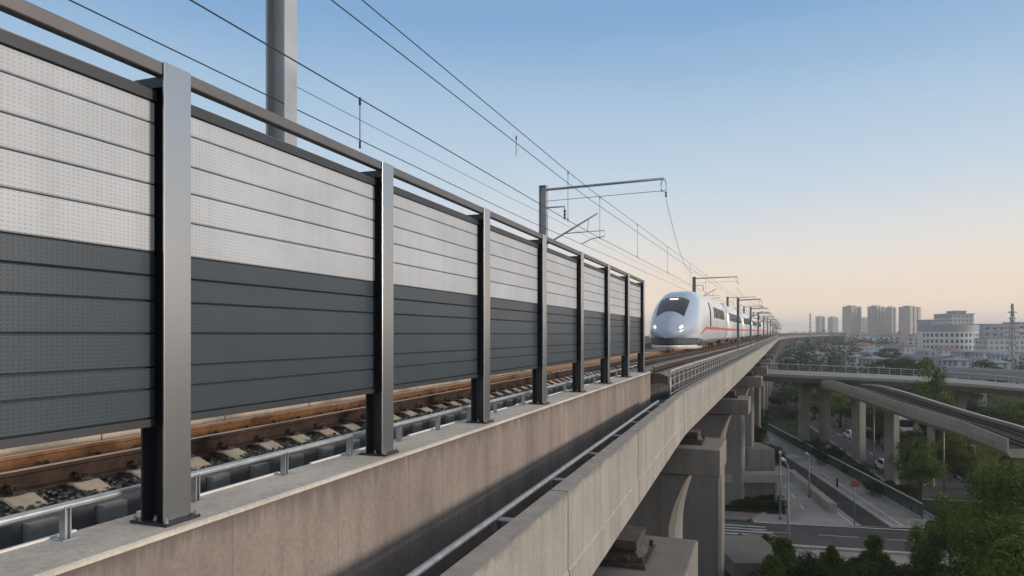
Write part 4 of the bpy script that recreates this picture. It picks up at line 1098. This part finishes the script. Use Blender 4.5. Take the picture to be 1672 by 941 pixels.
# ================================================================== FAR CITY
def far_road(pts, w, th, label, piers, mat=M['far_road']):
    c = smooth([Vector(p) for p in pts], 5); root = empty('expressway', (0,0,0), 0, label, 'expressway')
    mb = MB(); lane_sweep(mb, c, [(0,0),(0,-th),(w,-th),(w,0.0),(w-0.4,0.0),(w-0.4,-0.9),(0.4,-0.9),(0.4,0.0)]); mb.build('girder', mat, root)
    mb = MB(); lane_sweep(mb, c, [(0.42,-0.895),(0.42,-0.85),(w-0.42,-0.85),(w-0.42,-0.895)]); mb.build('roadway', M['street'], root)
    for i in range(2, len(c)-2, piers):
        p = c[i]; mb = MB(); mb.box((p.x-0.9,p.y+w*0.3,-0.05),(p.x+0.9,p.y+w*0.3+1.8,p.z-th+0.02)); mb.build('pier', M['pier2'], root)
far_road([U(1230,560,600),U(1330,564,560),U(1420,562,540),U(1530,564,520),U(1700,570,470)], 14, 2.4, 'farthest pale expressway crossing in front of the low white houses', 3)
far_road([U(1300,572,330),U(1400,575.5,320),U(1500,579,300),U(1600,585,280),U(1720,590,265)], 12, 2.2, 'bluish elevated expressway in the middle distance', 3)
far_road([U(1480,571,420),U(1560,572,410),U(1640,576,390),U(1720,579,380)], 12, 2.4, 'short elevated expressway below the round white building', 3)
far_road([U(1500,601,140),U(1560,600,138),U(1620,602,134),U(1720,606,128)], 9, 1.7, 'grey ramp just beyond the elevated road at the right edge', 4)

def tower(x0, x1, ytop, Y, mat, label, rz=0.25, group=None, steps=3):
    a = U(x0, ytop, Y); b = U(x1, ytop, Y); w_ = (b.x-a.x)*0.96; H = a.z
    root = empty('apartment_tower', ((a.x+b.x)/2, Y, 0), 0.5, label, 'apartment tower', group)
    w2 = w_/2; dp = w_*0.5
    mb = MB(); mb.box((-w2,-dp/2,0),(w2,dp/2,H*0.955)); mb.build('body', mat, root)
    n = 3 if w_ > 20 else 2
    for k in range(n):
        cx_ = -w2 + w_*(k+0.5)/n; mb = MB(); mb.box((cx_-w_*0.11,-dp/2-1.8,0),(cx_+w_*0.11,-dp/2-0.002,H*(0.96+0.012*(k % 2)))); mb.build('bay', mat, root)
        mb = MB(); mb.box((cx_+w_*0.115,-dp/2-0.9,1),(cx_+w_*0.16,-dp/2-0.003,H*0.95)); mb.build('recess_column', M['tower_b'], root)
    for k in range(2):
        mb = MB(); mb.box((w2+0.002,-dp/2+dp*(0.15+0.45*k),0),(w2+1.6,-dp/2+dp*(0.38+0.45*k),H*0.95)); mb.build('bay', mat, root)
    mb = MB(); mb.box((-w2*0.55,-dp*0.3,H*0.9555),(w2*0.35,dp*0.3,H)); mb.build('penthouse', M['tower_b'], root)
    mb = MB(); mb.box((-w2*1.01,-dp*0.505,H*0.9555),(-w2*0.6,dp*0.505,H*0.97)); mb.box((w2*0.42,-dp*0.505,H*0.9555),(w2*1.01,dp*0.505,H*0.972)); mb.build('roof_parapet', M['tower_b'], root)
tower(1376,1405,499,1150,M['tower_a'],'leftmost of the large beige apartment towers, standing apart')
tower(1417,1444,499,1150,M['tower_a'],'broad beige apartment tower, middle of the skyline group')
tower(1445.5,1463,500.5,1190,M['tower_b'],'narrow grey apartment tower touching the middle beige one')
tower(1468,1502,499.5,1130,M['tower_a'],'widest beige apartment tower, right end of the skyline group')
tower(1332,1346,516,1700,M['tower_b'],'small hazy tower, leftmost on the skyline')
tower(1352,1368,517,1700,M['tower_b'],'small hazy tower, second from the left on the skyline')
tower(1407,1416,518,1800,M['tower_b'],'faint hazy tower peeking between the large beige towers')
tower(1503,1513,527,1700,M['tower_b'],'low hazy block just right of the widest beige tower')
def block(x0, x1, ytop, Y, dp, mat, label, cat='building', roof=None, name='building', group=None, win=True):
    a = U(x0, ytop, Y); b = U(x1, ytop, Y); root = empty(name, ((a.x+b.x)/2, Y, 0), 0, label, cat, group); w2 = (b.x-a.x)/2
    H = a.z; h1 = H*0.86 if roof else H*0.965
    mb = MB(); mb.box((-w2,0,0),(w2,dp,h1)); mb.build('wall', mat, root)
    if roof:
        mb = MB(); e = 0.6; mb.hexa([(-w2-e,-e,h1+0.01),(w2+e,-e,h1+0.01),(w2+e,dp+e,h1+0.01),(-w2-e,dp+e,h1+0.01),(-w2+dp*0.3,dp*0.45,H),(w2-dp*0.3,dp*0.45,H),(w2-dp*0.3,dp*0.55,H),(-w2+dp*0.3,dp*0.55,H)]); mb.build('roof', roof, root)
    else:
        mb = MB(); mb.box((-w2-0.3,-0.3,h1),(w2+0.3,0.1,H)); mb.box((-w2-0.3,dp-0.1,h1),(w2+0.3,dp+0.3,H)); mb.box((-w2-0.3,0.101,h1),(-w2,dp-0.101,H)); mb.box((w2,0.101,h1),(w2+0.3,dp-0.101,H)); mb.build('roof_parapet', M['b_grey'], root)
    if win:
        W_ = 2*w2; nx = max(3, min(10, int(W_/5))); nz = max(2, min(4, int(h1/3.6)))
        for r_ in range(nz):
            for k in range(nx):
                cx_ = -w2 + W_*(k+0.5)/nx; z = h1 - (h1*0.8)*(r_+0.75)/nz; mb = MB()
                mb.box((cx_-W_/nx*0.27,-0.05,z),(cx_+W_/nx*0.27,-0.004,z+1.7)); mb.build('window', M['b_glass'], root)
block(1434,1478,549,640,14,M['b_white'],'low white building below the beige towers, left of a pair')
block(1482,1522,551,630,14,M['b_white'],'low white building, right of the pair below the widest tower')
rh = random.Random(4)
for i, x in enumerate((1384,1402,1419,1437,1455,1474,1493,1510,1528,1546)):
    Yh = rh.uniform(760,900); block(x, x+16+rh.uniform(0,5), 543+rh.uniform(0,3), Yh, 14, M['block'], 'small house with red tiled roof below the skyline towers', roof=M['roof_red'], name='house', group='red roofed houses below the towers', win=False)
for i, x in enumerate((1335,1362,1300)):
    block(x, x+20, 551, 700, 12, M['block'], 'pale flat house in the haze near the viaduct curve', name='house', group='pale houses near the viaduct curve', win=False)
block(1552,1590,512,560,22,M['block'],'pale upper block rising behind the round white building', win=False)
b_ = U(1560,508,560); block(1561,1577,507.5,562,12,M['b_grey'],'grey stair tower on top of the pale upper block', win=False)
block(1519,1541,522,600,20,M['b_grey'],'small grey block behind the left end of the round building', win=False)
block(1606,1668,529,520,18,M['b_grey'],'long grey building running right from the round white building')
block(1664,1690,526,480,16,M['block'],'pale building cut by the right picture edge')
block(1612,1672,552,430,12,M['block'],'low cream building in front of the long grey building', win=False)
for x0, x1, y, Y, roof in ((1300,1318,557,430,0),(1342,1366,561,380,1),(1372,1392,563,360,0),(1398,1430,560,420,1),(1440,1462,566,330,0),(1476,1500,562,400,1),(1512,1530,568,320,0),(1536,1566,566,360,1),(1574,1596,570,310,0),(1606,1634,571,300,1),(1640,1664,574,270,0),(1560,1582,582,215,1),(1624,1652,586,200,0),(1330,1352,573,250,0),(1396,1412,577,240,1),(1424,1444,580,225,0),(1296,1312,580,220,1),(1420,1452,571,290,1)):
    block(x0, x1, y, Y, 9, M['far_house'], 'low pale hall among scattered trees, one of many between the expressways', roof=M['roof_red'] if roof and Y > 350 else M['b_grey'], name='house', group='low halls between the expressways', win=False)
for i in range(60):
    Y = rh.uniform(150, 520); q = U(rh.uniform(1285, 1690), 0, Y)
    tree(TG, (q.x, q.y), rh.uniform(4.5, 7.5), rh.uniform(2.5, 4.2), 'small round tree scattered over the flat land between the expressways', 'trees scattered between the expressways')
# round white building with three rows of windows
cY = 470; cc = U(1562,531,cY); Rr = 19.5; RH = cc.z
rb_ = empty('round_building', (cc.x, cY+10, 0), 0, 'round white building with rows of small windows and a grey louvred top', 'building')
def ring_pts(r, z, k0=-1.45, k1=1.45, n=40): return [(r*math.sin(k0+(k1-k0)*i/n), -r*0.8*math.cos(k0+(k1-k0)*i/n), z) for i in range(n+1)]
def shell(r, z0, z1):
    mb = MB(); a = ring_pts(r, z0) + [(r*0.9, 6, z0), (-r*0.9, 6, z0)]; b = [(x, y, z1) for x, y, z in a]; mb.loft([a, b]); return mb
shell(Rr, 0, RH*0.80).build('wall', M['b_white'], rb_)
shell(Rr+0.25, RH*0.802, RH).build('louvre_band', M['b_grey'], rb_)
for row in range(4):
    z0 = RH*0.80*(0.80 - 0.235*row)
    for k in range(17):
        a = -1.3 + 2.6*k/16; da = 0.045; mb = MB()
        def q(an, r, z): return (r*math.sin(an), -r*0.8*math.cos(an), z)
        mb.hexa([q(a-da,Rr-0.3,z0),q(a+da,Rr-0.3,z0),q(a+da,Rr+0.06,z0),q(a-da,Rr+0.06,z0),q(a-da,Rr-0.3,z0+2.3),q(a+da,Rr-0.3,z0+2.3),q(a+da,Rr+0.06,z0+2.3),q(a-da,Rr+0.06,z0+2.3)]); mb.build('window', M['b_glass'], rb_)
# lattice pylons
def pylon(x, ytop, Y, wb, label, arms):
    p = U(x, ytop, Y); H = p.z; root = empty('lattice_pylon', (p.x, Y, 0), 0.3, label, 'pylon')
    mb = MB(); k = 12
    def wz(z): return wb*(1-z/H)**1.0*0.5 + 0.12
    for sx in (-1,1):
        for sy in (-1,1):
            mb.tube([(sx*wz(H*i/k), sy*wz(H*i/k), H*i/k) for i in range(k+1)], 0.10, 4)
    for i in range(k):
        z0, z1 = H*i/k, H*(i+1)/k; a, b = wz(z0), wz(z1)
        for s in (-1,1):
            mb.tube([(-a, s*a, z0),(b, s*b, z1)], 0.06, 4); mb.tube([(a, s*a, z0),(-b, s*b, z1)], 0.06, 4)
            mb.tube([(s*a, -a, z0),(s*b, b, z1)], 0.06, 4)
    mb.build('lattice', M['mast_far'], root)
    for z, l in arms:
        mb = MB(); mb.tube([(-l,0,H*z),(0,0,H*z+0.4),(l,0,H*z)], 0.10, 4); mb.tube([(-l,0,H*z),(l,0,H*z)], 0.08, 4); mb.build('cross_arm', M['mast_far'], root)
pylon(1653,496,190,2.0,'steel lattice pylon with short cross arms at the right edge',((0.97,0.6),(0.90,1.7),(0.83,1.4)))
pylon(1323,512,420,1.8,'thin distant pylon near the curve of the rail viaduct',((0.95,1.2),))

# ================================================================== AIR
hz = MB(); hz.box((-2700,-500,-1.0),(4700,5700,100.0)); hzo = hz.build('haze', None)
hzo.data.materials.clear()
m = bpy.data.materials.new('haze_air'); m.use_nodes = True; nt = m.node_tree; nt.nodes.clear()
out = nt.nodes.new('ShaderNodeOutputMaterial'); pv = nt.nodes.new('ShaderNodeVolumePrincipled')
HAZE_D = 0.00032
pv.inputs['Color'].default_value = (0.92, 0.95, 0.99, 1); pv.inputs['Density'].default_value = HAZE_D; pv.inputs['Anisotropy'].default_value = 0.0
nt.links.new(pv.outputs[0], out.inputs['Volume']); hzo.data.materials.append(m); tag(hzo, kind='stuff')

# ================================================================== LIGHT
SUN_EL, SUN_AZ = 7.5, 20.19 + 78.0        # azimuth clockwise from +Y
w_ = bpy.data.worlds.new('World'); sc.world = w_; w_.use_nodes = True; nt = w_.node_tree
bg = nt.nodes['Background']
sky = nt.nodes.new('ShaderNodeTexSky'); sky.sky_type = 'NISHITA'; sky.sun_disc = False
sky.sun_elevation = rad(SUN_EL); sky.sun_rotation = rad(SUN_AZ); sky.air_density = 1.0; sky.dust_density = 1.5; sky.ozone_density = 1.5
tc = nt.nodes.new('ShaderNodeTexCoord'); sx = nt.nodes.new('ShaderNodeSeparateXYZ'); nt.links.new(tc.outputs['Generated'], sx.inputs[0])
def lin(c): return tuple(((v/255)/12.92 if v/255 <= 0.04045 else ((v/255+0.055)/1.055)**2.4) for v in c)
# dusk gradient: peach at the horizon, pale, then blue; unseen zenith greyed to neutralise blue ambient light (argument = sine of the elevation)
cn_ = N(nt, 'ShaderNodeTexNoise', Scale=2.2, Detail=5.0, Roughness=0.6); cm_ = nt.nodes.new('ShaderNodeMapping'); cm_.inputs['Scale'].default_value = (1, 1, 5)
nt.links.new(tc.outputs['Generated'], cm_.inputs['Vector']); nt.links.new(cm_.outputs[0], cn_.inputs['Vector'])
skz = math_(nt, 'ADD', sx.outputs['Z'], math_(nt, 'MULTIPLY_ADD', cn_.outputs['Fac'], 0.05, -0.025))
rp = ramp(nt, skz, [(0.0, (1.35, 0.98, 0.72)), (0.06, lin((253,231,207))), (0.13, lin((226,224,222))), (0.21, lin((196,212,227))), (0.31, lin((166,194,220))), (0.42, lin((124,166,208))), (0.62, lin((165,172,182))), (1.0, lin((190,184,178)))])
SK = 0.085
mul = nt.nodes.new('ShaderNodeMix'); mul.data_type = 'RGBA'; mul.inputs[0].default_value = 0.12
sc_n = nt.nodes.new('ShaderNodeVectorMath'); sc_n.operation = 'SCALE'; sc_n.inputs['Scale'].default_value = 0.10
nt.links.new(sky.outputs[0], sc_n.inputs[0]); nt.links.new(rp, mul.inputs[6]); nt.links.new(sc_n.outputs[0], mul.inputs[7])
nt.links.new(mul.outputs[2], bg.inputs['Color']); bg.inputs['Strength'].default_value = 1.14
sl = bpy.data.lights.new('sun', 'SUN'); sl.energy = 2.8; sl.angle = rad(9.0); sl.color = (1.0, 0.88, 0.77)
so = bpy.data.objects.new('sun', sl); col.objects.link(so)
dv = Vector((math.sin(rad(SUN_AZ))*math.cos(rad(SUN_EL)), math.cos(rad(SUN_AZ))*math.cos(rad(SUN_EL)), math.sin(rad(SUN_EL))))
so.rotation_euler = (-dv).to_track_quat('-Z', 'Y').to_euler(); so.location = (200, 50, 120)

cam = bpy.data.cameras.new('camera'); co = bpy.data.objects.new('camera', cam); col.objects.link(co)
co.location = (0,0,EYE); co.rotation_euler = (rad(90), 0, 0)
cam.sensor_width = 36.0; cam.lens = F/1672*36.0; cam.shift_y = (HY-470.5)/1672; cam.clip_start = 0.05; cam.clip_end = 9000
sc.camera = co
sc.view_settings.view_transform = 'Standard'; sc.view_settings.look = 'None'; sc.view_settings.exposure = 0.0; sc.view_settings.gamma = 1.0
sc.render.resolution_x = 1024; sc.render.resolution_y = 576
sc.cycles.max_bounces = 6; sc.cycles.diffuse_bounces = 3; sc.cycles.glossy_bounces = 3; sc.cycles.transparent_max_bounces = 6; sc.cycles.volume_bounces = 2
sc.cycles.use_denoising = True
